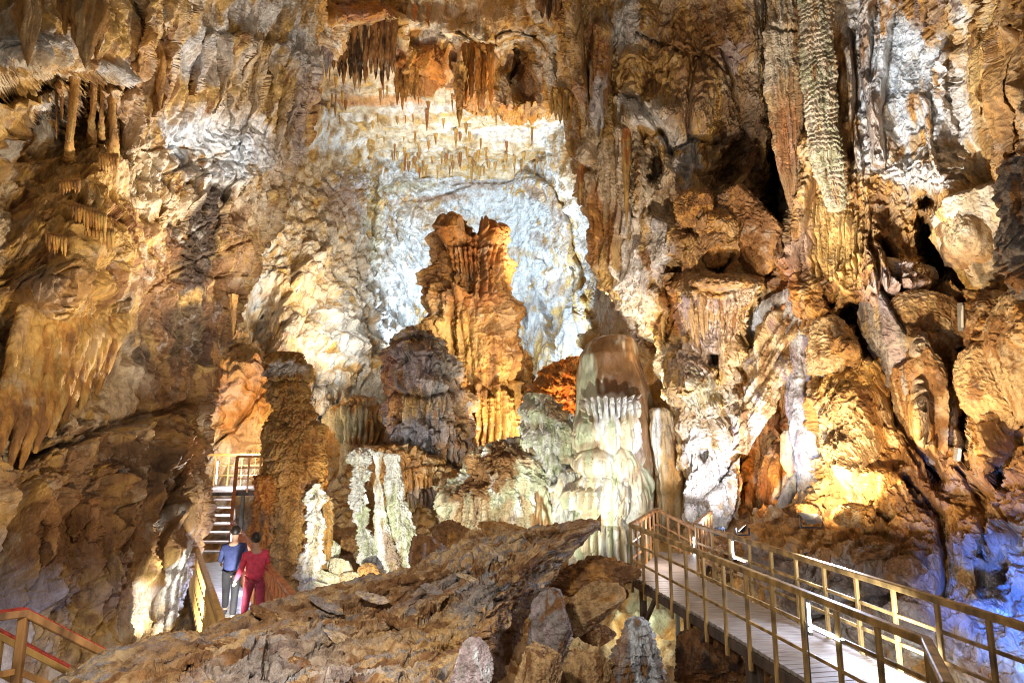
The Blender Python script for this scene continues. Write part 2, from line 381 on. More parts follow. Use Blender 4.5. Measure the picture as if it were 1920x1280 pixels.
_gp = np.arange(-900, 3000, 5.0)
def density(lo, hi):
    W = np.cumsum(np.where((_gp > lo) & (_gp < hi), 1.0, .12)); return (lambda a: np.interp(a, _gp, W)), (lambda q: np.interp(q, W, _gp))
DX = density(-40, 1960); DY = density(-40, 1310)
def wall(name, rows, ctrl, nu, nv, feats=(), recipe=(), zones_st=(), base=('ochre', 'tan', 'cream'), zones=(), mat='near', cs=1.0,
         round_l=0, round_r=0, back=4.0, rough_edge=6.0, vertical=False, label=None, kind='structure', rR=1.2, warp=5.0, lean=0.0, round_t=0, round_b=0, axis=None, micro=.022, mscale=1.0, taper=0):
    """a rock face: rows (py, xl, xr) outline it (vertical=True: columns (px, yt, yb)), ctrl gives its depth, then ribs, hollows and relief
    are pushed out of it. A rounded side turns away from the eye and runs on `back` metres behind the rim."""
    r = np.array(rows, float)
    dv, du = (DX, DY) if vertical else (DY, DX)
    v = dv[1](np.linspace(dv[0](r[0, 0]), dv[0](r[-1, 0]), nv)); a = np.interp(v, r[:, 0], r[:, 1]); b = np.interp(v, r[:, 0], r[:, 2])
    sa = rough_edge * (pn(v / 45, 1.5, len(name)) + .6 * pn(v / 14, 4.5, len(name))); sb = rough_edge * (pn(v / 45, 9.5, len(name)) + .6 * pn(v / 14, 14.5, len(name)))
    if vertical:
        if round_b: b = b + sb
        if round_t: a = a + sa
        lo, hi = round_t, round_b
    else:
        if round_l: a = a + sa
        if round_r: b = b + sb
        lo, hi = round_l, round_r
    nb = 26
    u = np.linspace(0, 1, nu)
    A = du[1](du[0](a)[:, None] + (du[0](b) - du[0](a))[:, None] * u[None])
    B = np.repeat(v[:, None], nu, 1)
    px, py = (B, A) if vertical else (A, B)
    dep = tps(ctrl)(px, py)
    for rad, edge in ((lo, a[:, None]), (hi, b[:, None])):
        if rad:
            d = np.clip(np.abs(A - edge) / rad, 0, 1); dep = dep + rR * (1 - np.sqrt(1 - (1 - d)**2 * .98))
    Xs, Ys, Zs = P(px, py, dep)
    dep = dep - features(px.ravel(), py.ravel(), feats, warp).reshape(px.shape)
    X, Y, Z = P(px, py, dep)
    # the part that runs on behind the rim
    def behind(col, sign):
        k = np.linspace(0, 1, nb + 1)[1:][None]
        cx, cy, cz = X[:, col:col + 1] if col >= 0 else X[:, -1:], Y[:, col:col + 1] if col >= 0 else Y[:, -1:], Z[:, col:col + 1] if col >= 0 else Z[:, -1:]
        yy = cy + back * k; mx = back * .35 * k**2 * sign
        return (cx * (yy / cy)**.9 + (0 if vertical else 1) * mx, yy, cz + (0 if not vertical else -1) * mx + (cz - EYE) * (yy / cy - 1) * .9)
    pads = [0, 0]
    Xo, Yo, Zo = X, Y, Z
    if lo:
        q = [w_[:, ::-1] for w_ in behind(0, 1)]; X, Y, Z = [np.concatenate([c, d], 1) for c, d in zip(q, (X, Y, Z))]; pads[0] = nb
    if hi:
        q = behind(-1, -1); X, Y, Z = [np.concatenate([d, c], 1) for c, d in zip(q, (X, Y, Z))]; pads[1] = nb
    px = np.pad(px, ((0, 0), pads), mode='edge'); py = np.pad(py, ((0, 0), pads), mode='edge')
    nx, ny, nz = [np.pad(n_, ((0, 0), pads), mode='edge') for n_ in normals(Xs, Ys, Zs)]
    s = np.sign((nx * (0 - X) + ny * (0 - Y) + nz * (EYE - Z)).mean()); nx, ny, nz = nx * s, ny * s, nz * s
    fx, fy = px.ravel(), py.ravel(); p = (X.ravel().astype(F32), Y.ravel().astype(F32), Z.ravel().astype(F32))
    d = relief(p, recipe)
    if np.isscalar(d): d = np.zeros(len(fx), F32)
    n = .5 * fbm(p[0] * .7, p[1] * .7, p[2] * .7, 2)
    for z in zones_st:
        m = (np.abs(fx - z[0]) < max(z[2], z[3]) * 1.7) & (np.abs(fy - z[1]) < max(z[2], z[3]) * 1.7); i = np.nonzero(m)[0]
        if not len(i): continue
        wgt = blob_w(fx[i], fy[i], z[:5], n[i]); i2 = wgt > 0.01; i = i[i2]; wgt = wgt[i2]
        d[i] = d[i] * (1 - wgt) + relief((p[0][i], p[1][i], p[2][i]), z[5]) * wgt
    if micro: d = d + micro * mscale * (fbm(p[0] / .16, p[1] / .16, p[2] / .26, 3) - 1.2 * billow(p[0] / .09, p[1] / .09, p[2] / .13) + .5 * billow(p[0] / .3 + 4, p[1] / .3, p[2] / .5))
    d = d.reshape(X.shape)
    if taper: d = d * np.clip((b - a) / taper, .12, 1)[:, None]
    X2, Y2, Z2 = X + nx * d, Y + ny * d, Z + nz * d
    c = paint(p, fx, fy, base, zones, cs, lean=lean, axis=axis)
    o = grid_mesh(name, X2, Y2, Z2, c, M[mat], flip=(s < 0), smooth=False)
    tag(o, label, None, None, kind)
    return o

def column(name, prof, Y, recipe, base, label, cat, zones=(), mat='mound', nth=200, nz=300, ky=.8, cs=.8, group=None, down=0.6, up=0.0, turn=0.0,
           feats=(), parent=None, wob=.0, point_top=True, lean_y=0.0, sx=1.0):
    "a free-standing or hanging formation: prof rows (py, left, right) at depth Y"
    pr = np.array(prof, float)
    zz = P(960, pr[:, 0], Y)[2]
    xl = P(pr[:, 1], pr[:, 0], Y)[0]; xr = P(pr[:, 2], pr[:, 0], Y)[0]
    if down: zz = np.r_[zz, zz[-1] - down]; xl = np.r_[xl, xl[-1]]; xr = np.r_[xr, xr[-1]]
    if up: zz = np.r_[zz[0] + up, zz]; xl = np.r_[xl[0], xl]; xr = np.r_[xr[0], xr]
    z = np.linspace(zz[0], zz[-1], nz); il = np.interp(-z, -zz, xl); ir = np.interp(-z, -zz, xr)
    k = np.array([1, 3, 4, 3, 1.]); k /= k.sum()
    for _ in range(2):
        il = np.convolve(np.pad(il, 2, mode='edge'), k, 'valid'); ir = np.convolve(np.pad(ir, 2, mode='edge'), k, 'valid')
    R = (ir - il) / 2 * sx; cx = (ir + il) / 2
    tp = np.ones(nz)
    R = np.maximum(R, .004)
    th = np.linspace(0, 2 * np.pi, nth, endpoint=False)
    X = cx[:, None] + R[:, None] * np.cos(th)[None]; Yg = Y + lean_y * (z[:, None] - z[-1]) + ky * R[:, None] * np.sin(th)[None]; Z = np.repeat(z[:, None], nth, 1)
    nx, ny, nzz = normals(X, Yg, Z, wrap=True)
    s = np.sign((nx * (X - cx[:, None])).mean()); nx, ny, nzz = nx * s, ny * s, nzz * s
    p = (X.ravel().astype(F32), Yg.ravel().astype(F32), Z.ravel().astype(F32))
    d = relief(p, recipe).reshape(X.shape)
    fx, fy = PX(X, Yg, Z)
    if len(feats):
        front = np.clip(-np.sin(th) * 3 + .6, 0, 1)[None]
        d = d + features(fx.ravel(), fy.ravel(), feats, 2.0).reshape(X.shape) * front
    d = d * np.clip(R[:, None] / .5, .12, 1) if R.max() > .3 else d * np.clip(R[:, None] / .12, .05, 1)
    X, Yg, Z = X + nx * d, Yg + ny * d, Z + nzz * d * .6
    c = paint(p, fx.ravel(), fy.ravel(), base, zones, cs)
    # close the ends
    for e in (0, -1):
        X[e] = X[e].mean(); Yg[e] = Yg[e].mean()
    o = grid_mesh(name, X, Yg, Z, c, M[mat], wrap=True, origin=(float(cx[-1]), Y, float(z[-1])) if not up else (float(cx[0]), Y, float(z[0])), flip=s < 0, smooth=nth < 150)
    tag(o, label, cat, group)
    if parent: o.parent = parent
    return o

def limb(name, path, recipe, base, label, cat, mat='mound', nth=120, nl=240, cs=.8, group=None, zones=(), flat=1.0):
    "a leaning or tapering body along a path of (px, py, Y, half width in px)"
    pt = np.array([P(a, b, c) for a, b, c, _ in path]); rd = np.array([w_ * c / F_PX for _, _, c, w_ in path])
    L = np.r_[0, np.cumsum(np.linalg.norm(np.diff(pt, axis=0), axis=1))]; t = np.linspace(0, L[-1], nl)
    c = np.stack([np.interp(t, L, pt[:, i]) for i in range(3)], -1); r = np.interp(t, L, rd)
    k = np.array([1, 3, 4, 3, 1.]); k /= k.sum()
    for _ in range(3):
        for i in range(3): c[1:-1, i] = np.convolve(np.pad(c[:, i], 2, mode='edge'), k, 'valid')[1:-1]
    tg = np.gradient(c, axis=0); tg /= np.linalg.norm(tg, axis=1)[:, None]
    ref = np.array([0, 1.0, 0]); s = np.cross(tg, ref); s /= np.linalg.norm(s, axis=1)[:, None]; bb = np.cross(tg, s)
    th = np.linspace(0, 2 * np.pi, nth, endpoint=False)
    rr = np.maximum(r, .003)[:, None, None]
    n = s[:, None] * np.cos(th)[None, :, None] + bb[:, None] * np.sin(th)[None, :, None]
    Q = c[:, None] + rr * (s[:, None] * np.cos(th)[None, :, None] + flat * bb[:, None] * np.sin(th)[None, :, None])
    p = tuple(Q[..., i].ravel().astype(F32) for i in range(3))
    d = relief(p, recipe).reshape(Q.shape[:2])[..., None] * np.clip(rr / .3, .1, 1)
    Q = Q + n * d; Q[0] = Q[0].mean(0); Q[-1] = Q[-1].mean(0)
    fx, fy = PX(Q[..., 0], Q[..., 1], Q[..., 2])
    cc = paint(p, fx.ravel(), fy.ravel(), base, zones, cs)
    o = grid_mesh(name, Q[..., 0], Q[..., 1], Q[..., 2], cc, M[mat], wrap=True, origin=tuple(c[0]), flip=True)
    return tag(o, label, cat, group)

def join(objs, name, label=None, cat=None, group=None, kind=None):
    "fuse grown-together pieces into one mesh object (merges mesh data directly)"
    co, fc, cl, off = [], [], [], 0
    for o in objs:
        me = o.data; n = len(me.vertices); a = np.empty(n * 3, F32); me.vertices.foreach_get('co', a); a = a.reshape(-1, 3) + np.array(o.location, F32)
        q = np.empty(len(me.loops), np.int32); me.loops.foreach_get('vertex_index', q); c = np.empty(n * 4, F32); me.color_attributes['Col'].data.foreach_get('color', c)
        co.append(a); fc.append(q + off); cl.append(c); off += n
    mat = objs[0].data.materials[0]; org = np.array(objs[0].location, F32)
    co = np.concatenate(co) - org; fc = np.concatenate(fc); cl = np.concatenate(cl)
    me = bpy.data.meshes.new(name); me.vertices.add(len(co)); me.vertices.foreach_set('co', co.ravel())
    nf = len(fc) // 4; me.loops.add(nf * 4); me.loops.foreach_set('vertex_index', fc); me.polygons.add(nf)
    me.polygons.foreach_set('loop_start', np.arange(nf, dtype=np.int32) * 4); me.polygons.foreach_set('use_smooth', np.full(nf, True)); me.update(calc_edges=True)
    me.color_attributes.new('Col', 'FLOAT_COLOR', 'POINT').data.foreach_set('color', cl); me.materials.append(mat)
    for o in objs:
        d = o.data; bpy.data.objects.remove(o); bpy.data.meshes.remove(d)
    r = bpy.data.objects.new(name, me); COL.objects.link(r); r.location = org
    return tag(r, label, cat, group, kind)

def boulder(name, cx, cy, Y, rx, ry, base, label, tilt=0, seed=0, flat=.8, crag=.35, mat='slab', cat='boulder', group=None, n=110, cut=6, zones=()):
    "an angular boulder: a ball cut by random planes, then roughened"
    rs = np.random.RandomState(seed + 11)
    th = np.linspace(0, 2 * np.pi, n, endpoint=False); ph = np.linspace(.001, np.pi - .001, n)
    d = np.stack([np.sin(ph)[:, None] * np.cos(th)[None], np.sin(ph)[:, None] * np.sin(th)[None], np.repeat(np.cos(ph)[:, None], n, 1)], -1)
    r = np.ones(d.shape[:2])
    for _ in range(cut + 6):
        m = rs.normal(size=3); m /= np.linalg.norm(m); h = rs.uniform(.62, .9); q = d @ m
        r = np.minimum(r, np.where(q > .05, h / np.maximum(q, .05), 9))
    s = Y / F_PX
    Q = d * r[..., None] * np.array([rx * s, (rx + ry) / 2 * s * flat, ry * s])
    a = math.radians(-tilt); c_, s_ = math.cos(a), math.sin(a)
    Q = np.stack([Q[..., 0] * c_ - Q[..., 2] * s_, Q[..., 1], Q[..., 0] * s_ + Q[..., 2] * c_], -1) * 1.12
    o3 = np.array(P(cx, cy, Y)); W = Q + o3
    p = tuple(W[..., i].ravel().astype(F32) for i in range(3)); R = (rx + ry) / 2 * s
    dd = (st_crag(p, R * .5) * R * .07 + st_block(p, R * .5, (.4, 0, 1)) * R * .12 * crag * 3 + fbm(p[0] / R * 5, p[1] / R * 5, p[2] / R * 5, 2) * R * .03).reshape(d.shape[:2])
    W = W + d * dd[..., None]
    W[0] = W[0].mean(0); W[-1] = W[-1].mean(0)
    fx, fy = PX(W[..., 0], W[..., 1], W[..., 2])
    cc = paint(p, fx.ravel(), fy.ravel(), base, zones, R * 1.2)
    o = grid_mesh(name, W[..., 0], W[..., 1], W[..., 2], cc, M[mat], wrap=True, origin=tuple(o3 - np.array([0, 0, ry * s])), flip=False, smooth=False)
    return tag(o, label, cat, group)

# ================================================================== THE CAVE SHELL
LW = [(-330,-620,700),(-150,-620,640),(0,-620,612),(60,-620,600),(150,-620,590),(200,-620,582),(280,-620,566),(350,-620,538),(420,-620,508),(470,-620,484),(520,-620,466),(560,-620,452),(620,-620,430),(680,-620,404),
      (760,-620,380),(830,-620,374),(880,-620,380),(930,-620,384),(980,-620,380),(1020,-620,372),(1060,-620,358),(1100,-620,346),(1150,-620,326),(1220,-620,300),(1420,-620,290)]
ribs = []
rs = random.Random(5)
# the curving curtains low on the left wall
# hanging ribs at the top
for x0, y0, x1, y1, wd, h in [(300,10,255,170,34,.8),(340,0,290,215,26,.8),(268,60,232,230,20,.6),(325,90,300,212,14,.6),(395,70,355,180,13,.4),(420,70,400,210,12,.35),(445,70,440,236,15,.5),(470,80,455,190,13,.35),(495,90,470,240,14,.35),(520,90,500,260,14,.4),
        (545,110,520,280,15,.4),(565,130,540,300,13,.35),(250,180,235,330,22,.5),(205,150,190,235,10,.5),(188,160,184,255,8,.5),(222,150,216,260,10,.5),(170,160,176,262,7,.5),(128,170,130,300,11,.8),(143,165,140,250,5,.5),
        (100,190,98,250,14,.3),(360,340,335,420,10,.25),(440,350,405,440,11,.3),(330,330,290,420,12,.25),(520,360,505,440,12,.3),(438,560,437,632,10,.5),(455,600,432,700,8,.35),(470,250,455,300,12,.3)]:
    ribs.append(('r', [(x0,y0),((x0+x1)/2+rs.uniform(-3,3),(y0+y1)/2),(x1,y1)], wd, h, .85))
for i in range(20):
    x = rs.uniform(60, 400); y = rs.uniform(760, 1000); ribs.append(('r', [(x,y),(x-rs.uniform(-4,12),y+rs.uniform(40,110))], rs.uniform(6,12), rs.uniform(.15,.35), .7))
LF = ribs + [
    ('c', [(-60,182),(60,172),(150,158),(215,140),(250,95),(262,50)], 9, .9), ('c', [(0,180),(70,135),(110,118)], 5, .4), ('c', [(0,250),(120,200),(240,128)], 5, .3),
    ('b', 45,110,90,45,.55), ('b', 185,130,70,30,.5), ('h', 150,215,34,45,.7), ('h', 112,205,10,45,.7), ('h', 180,210,8,55,.5),
    ('b', 150,460,100,185,.6), ('b', 190,330,45,60,.5), ('b', 70,560,120,70,.35), ('b', 225,530,40,60,.4), ('b', 130,540,90,55,.2),
    
    ('c', [(0,880),(80,850),(200,800),(330,760),(400,745)], 7, .4), ('c', [(255,290),(330,270),(430,300),(560,330)], 3, .1), ('c', [(300,330),(380,300),(450,270)], 3, .12), ('c', [(270,420),(330,350),(410,300)], 3, .12),
    ('c', [(330,450),(420,400),(470,330)], 3, .12), ('c', [(250,560),(340,500),(460,450)], 3, .1), ('b', 370,560,50,130,.3), ('c', [(330,480),(400,520),(450,510)], 4, .25),
    ('b', 340,880,80,110,.5), ('b', 390,930,40,110,.7), ('b', 100,960,110,100,.4), ('b', 230,960,80,120,.4), ('h', 420,905,9,25,.3), ('b', 60,1080,80,80,.4), ('b', 200,1090,70,70,.4),
    ('c', [(345,880),(300,950),(290,1050)], 8, .4), ('b', 180,830,110,35,.3), ('c', [(60,700),(150,640),(230,560)], 5, .3)]
LD = [(-600,0,4.5),(-600,600,4.5),(-600,1200,4.5),(-300,300,5.5),(-250,900,5.5),(0,-300,7),(0,0,7.6),(300,-200,10),(300,0,11),(600,-300,15),(600,0,16.5),(60,110,7.7),(200,90,9.4),(0,240,9.2),(140,230,10.8),(300,300,12.2),(550,300,16.5),(0,420,8.9),(150,460,9.6),(300,520,11.8),(440,560,14.4),
      (0,640,8.6),(80,720,9.2),(200,760,10.3),(380,760,13.6),(0,900,8.2),(120,900,9.0),(250,920,10.6),(400,950,13.3),(0,1060,8.0),(200,1060,9.6),(380,1060,12.4),(0,1250,8.0),(180,1250,9.4),(300,1250,11.4),(-300,1350,6),(300,1400,11)]
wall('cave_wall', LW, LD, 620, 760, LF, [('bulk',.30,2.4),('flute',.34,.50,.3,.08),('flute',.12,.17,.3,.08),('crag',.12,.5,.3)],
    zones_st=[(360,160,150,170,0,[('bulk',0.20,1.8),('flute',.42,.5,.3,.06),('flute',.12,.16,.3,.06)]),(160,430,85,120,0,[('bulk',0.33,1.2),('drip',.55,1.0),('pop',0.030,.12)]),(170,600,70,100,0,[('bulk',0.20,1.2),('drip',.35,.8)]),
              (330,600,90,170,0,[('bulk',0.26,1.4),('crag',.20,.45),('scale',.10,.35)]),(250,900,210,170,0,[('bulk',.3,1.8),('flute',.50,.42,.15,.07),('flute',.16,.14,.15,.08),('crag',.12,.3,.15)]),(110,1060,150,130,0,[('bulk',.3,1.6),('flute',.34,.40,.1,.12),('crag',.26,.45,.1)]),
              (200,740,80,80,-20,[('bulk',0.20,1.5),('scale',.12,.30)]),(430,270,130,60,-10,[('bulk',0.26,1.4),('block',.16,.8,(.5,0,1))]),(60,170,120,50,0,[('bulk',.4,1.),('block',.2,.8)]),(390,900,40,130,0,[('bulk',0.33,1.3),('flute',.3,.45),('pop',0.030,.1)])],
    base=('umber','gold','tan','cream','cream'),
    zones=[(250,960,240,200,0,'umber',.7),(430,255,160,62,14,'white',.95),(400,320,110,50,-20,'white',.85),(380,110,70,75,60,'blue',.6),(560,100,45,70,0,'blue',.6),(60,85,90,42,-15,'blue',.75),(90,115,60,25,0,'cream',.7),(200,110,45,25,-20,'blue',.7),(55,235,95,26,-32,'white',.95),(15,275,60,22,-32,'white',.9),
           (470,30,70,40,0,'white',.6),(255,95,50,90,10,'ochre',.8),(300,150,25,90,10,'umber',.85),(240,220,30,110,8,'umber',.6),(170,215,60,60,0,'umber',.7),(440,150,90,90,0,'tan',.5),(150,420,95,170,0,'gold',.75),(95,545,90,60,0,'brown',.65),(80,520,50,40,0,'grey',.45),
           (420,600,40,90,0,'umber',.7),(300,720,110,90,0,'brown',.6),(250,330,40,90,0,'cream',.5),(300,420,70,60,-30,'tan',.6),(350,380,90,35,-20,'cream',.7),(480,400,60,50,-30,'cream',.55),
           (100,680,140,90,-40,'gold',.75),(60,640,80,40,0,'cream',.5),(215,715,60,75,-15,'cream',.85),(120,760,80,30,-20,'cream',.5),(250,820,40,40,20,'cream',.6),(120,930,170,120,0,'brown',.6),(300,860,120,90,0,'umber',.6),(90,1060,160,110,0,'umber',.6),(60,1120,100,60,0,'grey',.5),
           (290,1000,90,100,0,'brown',.6),(338,1090,40,100,0,'white',.9),(390,930,50,120,0,'umber',.7),(395,720,18,180,0,'rust',.7),(230,1120,80,60,0,'mauve',.4),(300,980,16,30,0,'white',.8),(540,230,30,120,10,'tan',.6),(560,200,22,90,10,'mauve',.4),(370,450,60,150,8,'dark',.95),(345,620,100,110,0,'dark',.85),(300,540,50,90,0,'brown',.8),(440,460,45,90,10,'umber',.7),(420,560,40,90,0,'brown',.6),(250,880,70,70,0,'dark',.6),(320,940,60,90,0,'dark',.5),(150,1010,90,70,0,'brown',.7),(60,980,70,90,0,'brown',.6),(330,740,70,70,0,'brown',.6),(390,260,100,36,10,'blue',.85),(450,300,60,30,-30,'blue',.8)],  # large white patch by the lower walkway paints lamp glow into the rock
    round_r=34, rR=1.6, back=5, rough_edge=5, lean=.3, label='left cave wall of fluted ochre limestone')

# ------------------------------------------------------------------ rock arch spanning the top of the chamber
CC = [(480,-360,140),(560,-360,132),(600,-360,120),(640,-360,96),(740,-360,110),(765,-360,165),(800,-360,170),(830,-360,150),(870,-360,168),(890,-360,205),(960,-360,220),(1010,-360,214),(1050,-360,212),(1080,-360,235),(1130,-360,330),(1170,-360,420),(1230,-360,480)]
CD = [(480,-330,13),(900,-330,15),(1230,-330,12),(480,0,17),(600,0,18.5),(700,0,20),(700,100,21),(850,0,21),(850,120,22.5),(960,0,21),(960,140,23.2),(960,220,23),(1050,0,19.5),(1060,200,20.5),(1150,300,20),(1230,0,18),(1230,480,19.8),(800,60,22.4),(740,60,20.7)]
CF = [('h', 985,150,46,78,3.2), ('h', 960,110,22,40,1.2), ('r', [(950,78),(1000,85),(1035,130),(1048,190),(1052,215)], 17, .9, .1), ('b', 800,45,75,30,.7), ('b', 930,50,60,40,.8), ('b', 860,75,50,30,.6), ('r', [(870,100),(866,230)], 13, .9, .6), ('r', [(900,110),(885,200)], 12, .6, .5),
      ('r', [(925,110),(905,210)], 11, .5, .5), ('b', 800,110,40,45,.7), ('b', 955,190,28,30,.9), ('b', 1000,40,60,40,.5), ('r', [(760,60),(770,150)], 16, .6, .3), ('r', [(830,80),(822,150)], 14, .5, .5), ('c', [(860,60),(900,85),(950,80)], 5, .4), ('b', 680,30,70,25,.8), ('b', 620,60,30,50,.5), ('h',1060,35,12,9,.6),
      ('r', [(1070,20),(1085,120),(1080,230)], 20, .7, .2), ('r', [(1110,60),(1120,180),(1105,290)], 18, .6, .3), ('c', [(1050,100),(1080,170),(1100,200)], 5, .4), ('r', [(780,100),(745,170)], 12, .5, .5)]
wall('cave_ceiling', CC, CD, 300, 560, CF, [('bulk',.7,2.2),('flute',.35,.8,.1),('crag',.22,.6),('bulk',.05,.2)],
    zones_st=[(830,60,120,40,0,[('bulk',.9,2.0),('block',.3,1.2)]),(1000,60,60,60,0,[('bulk',0.52,1.6),('block',.3,1.0)]),(820,130,80,50,0,[('bulk',0.39,1.6),('flute',.6,.8,.1),('crag',.2,.5)])],
    base=('ochre','gold','tan','cream','white'), vertical=True,
    zones=[(830,60,80,30,10,'white',.9),(790,25,60,18,0,'cream',.8),(940,30,60,40,0,'tan',.7),(1000,20,70,30,0,'white',.5),(810,120,60,45,0,'orange',.85),(780,150,30,40,0,'umber',.7),(900,150,60,60,0,'orange',.8),(985,150,45,75,0,'brown',.85),(1035,140,20,80,-20,'white',.9),(950,170,30,40,0,'cream',.7),
           (1060,60,30,60,0,'blue',.7),(1080,150,40,80,0,'blue',.45),(870,130,40,60,0,'cream',.5),(680,20,80,25,0,'rust',.7),(590,60,30,60,0,'blue',.5),(840,25,60,18,0,'umber',.5),(955,205,35,16,0,'rust',.7),(860,50,30,20,0,'gold',.7)],
    round_b=26, rR=1.6, back=7, rough_edge=6, cs=1.4, mat='mid', label='rock arch across the cave roof')

# ------------------------------------------------------------------ right leg of the arch
RC = [(-330,1000,1560),(0,1034,1560),(80,1046,1560),(160,1058,1560),(220,1066,1560),(280,1082,1560),(340,1088,1560),(400,1100,1560),(450,1106,1560),(500,1112,1560),(530,1124,1560),(560,1158,1560),(590,1178,1560),(625,1198,1540),(655,1232,1420),(690,1250,1392),(760,1262,1388),(840,1282,1384),(900,1290,1384),(960,1280,1388),(1010,1276,1392),(1100,1276,1400)]
RD = [(1000,-300,16),(1300,-300,13),(1560,-300,11),(1040,0,18.6),(1120,0,18),(1200,0,17.5),(1300,0,16.8),(1440,0,16.2),(1560,0,15.5),(1080,250,19.2),(1180,250,18),(1300,250,16.8),(1440,250,17.4),(1110,450,19),(1200,450,17.6),(1300,430,16),(1380,470,16),(1450,450,17.5),(1560,450,17),
      (1170,570,18.8),(1250,600,18.4),(1320,560,15.6),(1400,560,15.6),(1470,580,16.5),(1260,700,16.8),(1320,700,16),(1390,700,16.4),(1280,850,16.5),(1330,850,16),(1384,850,16.4),(1280,1050,16.8),(1390,1050,16.8),(1200,640,19.5),(1540,620,17)]
RF = [('r', [(1075,0),(1085,120),(1100,250),(1108,300)], 17, .8, .3), ('r', [(1130,60),(1125,200),(1115,260)], 20, .9, .6), ('r', [(1165,250),(1175,400),(1168,440)], 13, .6, .7), ('r', [(1100,330),(1110,420),(1120,520)], 13, .6, .3), ('r', [(1185,230),(1200,330),(1192,400)], 17, .6, .5),
      ('b', 1180,140,32,70,.7), ('b', 1190,40,45,40,.7), ('b', 1215,215,55,30,.8,), ('b', 1280,130,45,110,.6), ('b', 1330,190,40,70,.5), ('b', 1390,60,60,50,.5), ('h', 1230,312,11,36,1.3), ('h', 1245,390,26,22,1.0), ('b', 1200,330,22,50,.5), ('b', 1310,390,28,40,.8), ('b', 1350,440,50,60,.6),
      ('b', 1410,360,30,60,.5), ('h', 1345,490,22,18,1.0,-30), ('h', 1372,300,14,45,.7,30), ('h', 1370,330,20,18,.6), ('c', [(1190,60),(1250,90),(1320,110),(1360,145)], 4, .3), ('c', [(1160,180),(1200,190),(1230,230),(1260,290)], 6, .5), ('c', [(1350,100),(1380,180),(1400,260)], 5, .4),
      ('c', [(1300,110),(1290,240),(1310,300)], 5, .35), ('c', [(1250,290),(1300,260),(1350,270)], 5, .4), ('c', [(1440,0),(1448,200),(1452,330),(1432,480)], 14, 2.2), ('c', [(1462,260),(1458,400),(1440,500)], 12, 1.6), ('h', 1262,570,20,80,1.6), ('b', 1330,535,70,22,.9), ('b', 1410,535,50,20,.7),
      ('b', 1200,520,30,70,.5), ('b', 1225,600,30,60,.4), ('b', 1155,500,25,60,.4), ('r', [(1232,540),(1243,600),(1246,640)], 7, .5, .8), ('h', 1335,650,9,50,1.3), ('h', 1318,850,8,12,.6), ('b', 1280,700,22,50,.5), ('b', 1310,720,30,30,.5), ('b', 1365,670,22,70,.5), ('b', 1325,760,26,22,.4),
      ('b', 1335,905,24,60,.6), ('b', 1300,900,16,70,.3), ('b', 1366,920,14,50,.5), ('b', 1350,960,28,30,.3), ('c', [(1388,700),(1380,850),(1352,900)], 4, .5), ('c', [(1318,930),(1350,900),(1360,880)], 5, .5)]
for x in range(1280, 1400, 9):
    RF.append(('r', [(x, 555), (x + rs.uniform(-2, 4), 600 + rs.uniform(0, 60))], 6, rs.uniform(.3, .55), .6))
wall('cave_wall', RC, RD, 520, 860, RF, [('bulk',0.39,1.7),('flute',.30,.55,.12),('crag',.20,.45),('bulk',.04,.14)],
    zones_st=[(1350,350,110,150,0,[('bulk',0.33,1.5),('block',.40,1.0,(.6,0,.8)),('crag',.16,.4),('pop',0.018,.1)]),(1290,120,110,110,0,[('bulk',0.33,1.6),('flute',.3,.6,.15),('block',.2,.9)]),(1185,110,60,110,0,[('bulk',0.39,1.2),('block',.25,.8)]),
              (1150,420,60,150,0,[('bulk',0.33,1.5),('flute',.40,.45,.1),('pop',0.036,.15)]),(1325,730,75,110,0,[('bulk',0.26,1.2),('tier',.3,.55,.35),('flute',.2,.25),('pop',0.030,.12)]),(1330,920,70,110,0,[('bulk',0.23,1.0),('flute',.3,.3),('pop',0.060,.12)]),
              (1200,330,40,90,0,[('bulk',0.26,1.0),('tier',.22,.3),('flute',.2,.3)]),(1340,520,100,30,0,[('bulk',0.33,1.2),('pop',0.060,.2)])],
    base=('umber','gold','tan','cream','cream'),
    zones=[(1180,40,45,60,0,'blue',.7),(1210,215,75,26,35,'white',.95),(1260,260,40,30,40,'white',.9),(1295,275,26,40,-20,'white',.8),(1180,130,35,50,0,'gold',.6),(1100,60,30,80,0,'tan',.7),(1120,130,30,100,0,'rust',.6),(1125,190,22,60,0,'blue',.6),(1350,60,80,70,0,'brown',.8),(1300,170,60,100,0,'umber',.7),
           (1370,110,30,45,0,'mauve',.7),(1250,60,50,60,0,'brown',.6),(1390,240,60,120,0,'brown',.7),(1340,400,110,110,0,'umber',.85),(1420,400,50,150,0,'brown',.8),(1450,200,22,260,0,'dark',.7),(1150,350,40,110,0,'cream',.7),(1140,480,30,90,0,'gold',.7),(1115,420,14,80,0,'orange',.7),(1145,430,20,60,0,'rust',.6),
           (1195,520,40,110,0,'white',.75),(1200,600,40,60,0,'cream',.7),(1262,580,26,70,0,'orange',.9),(1230,470,40,60,0,'blue',.5),(1290,310,30,50,0,'blue',.5),(1310,520,90,30,0,'umber',.6),(1380,560,30,18,0,'white',.5),(1330,600,70,50,0,'mauve',.6),(1430,580,60,35,0,'gold',.5),(1500,600,60,90,0,'blue',.5),
           (1300,680,50,60,0,'mauve',.5),(1320,740,50,50,0,'pale',.5),(1325,800,55,60,0,'cream',.7),(1330,900,60,110,0,'white',.9),(1370,650,25,90,0,'tan',.6),(1265,800,16,120,0,'tan',.6),(1350,980,40,50,0,'white',.9)],
    round_l=30, round_r=0, rR=1.5, back=6, rough_edge=6, cs=1.0, label='right leg of the rock arch')

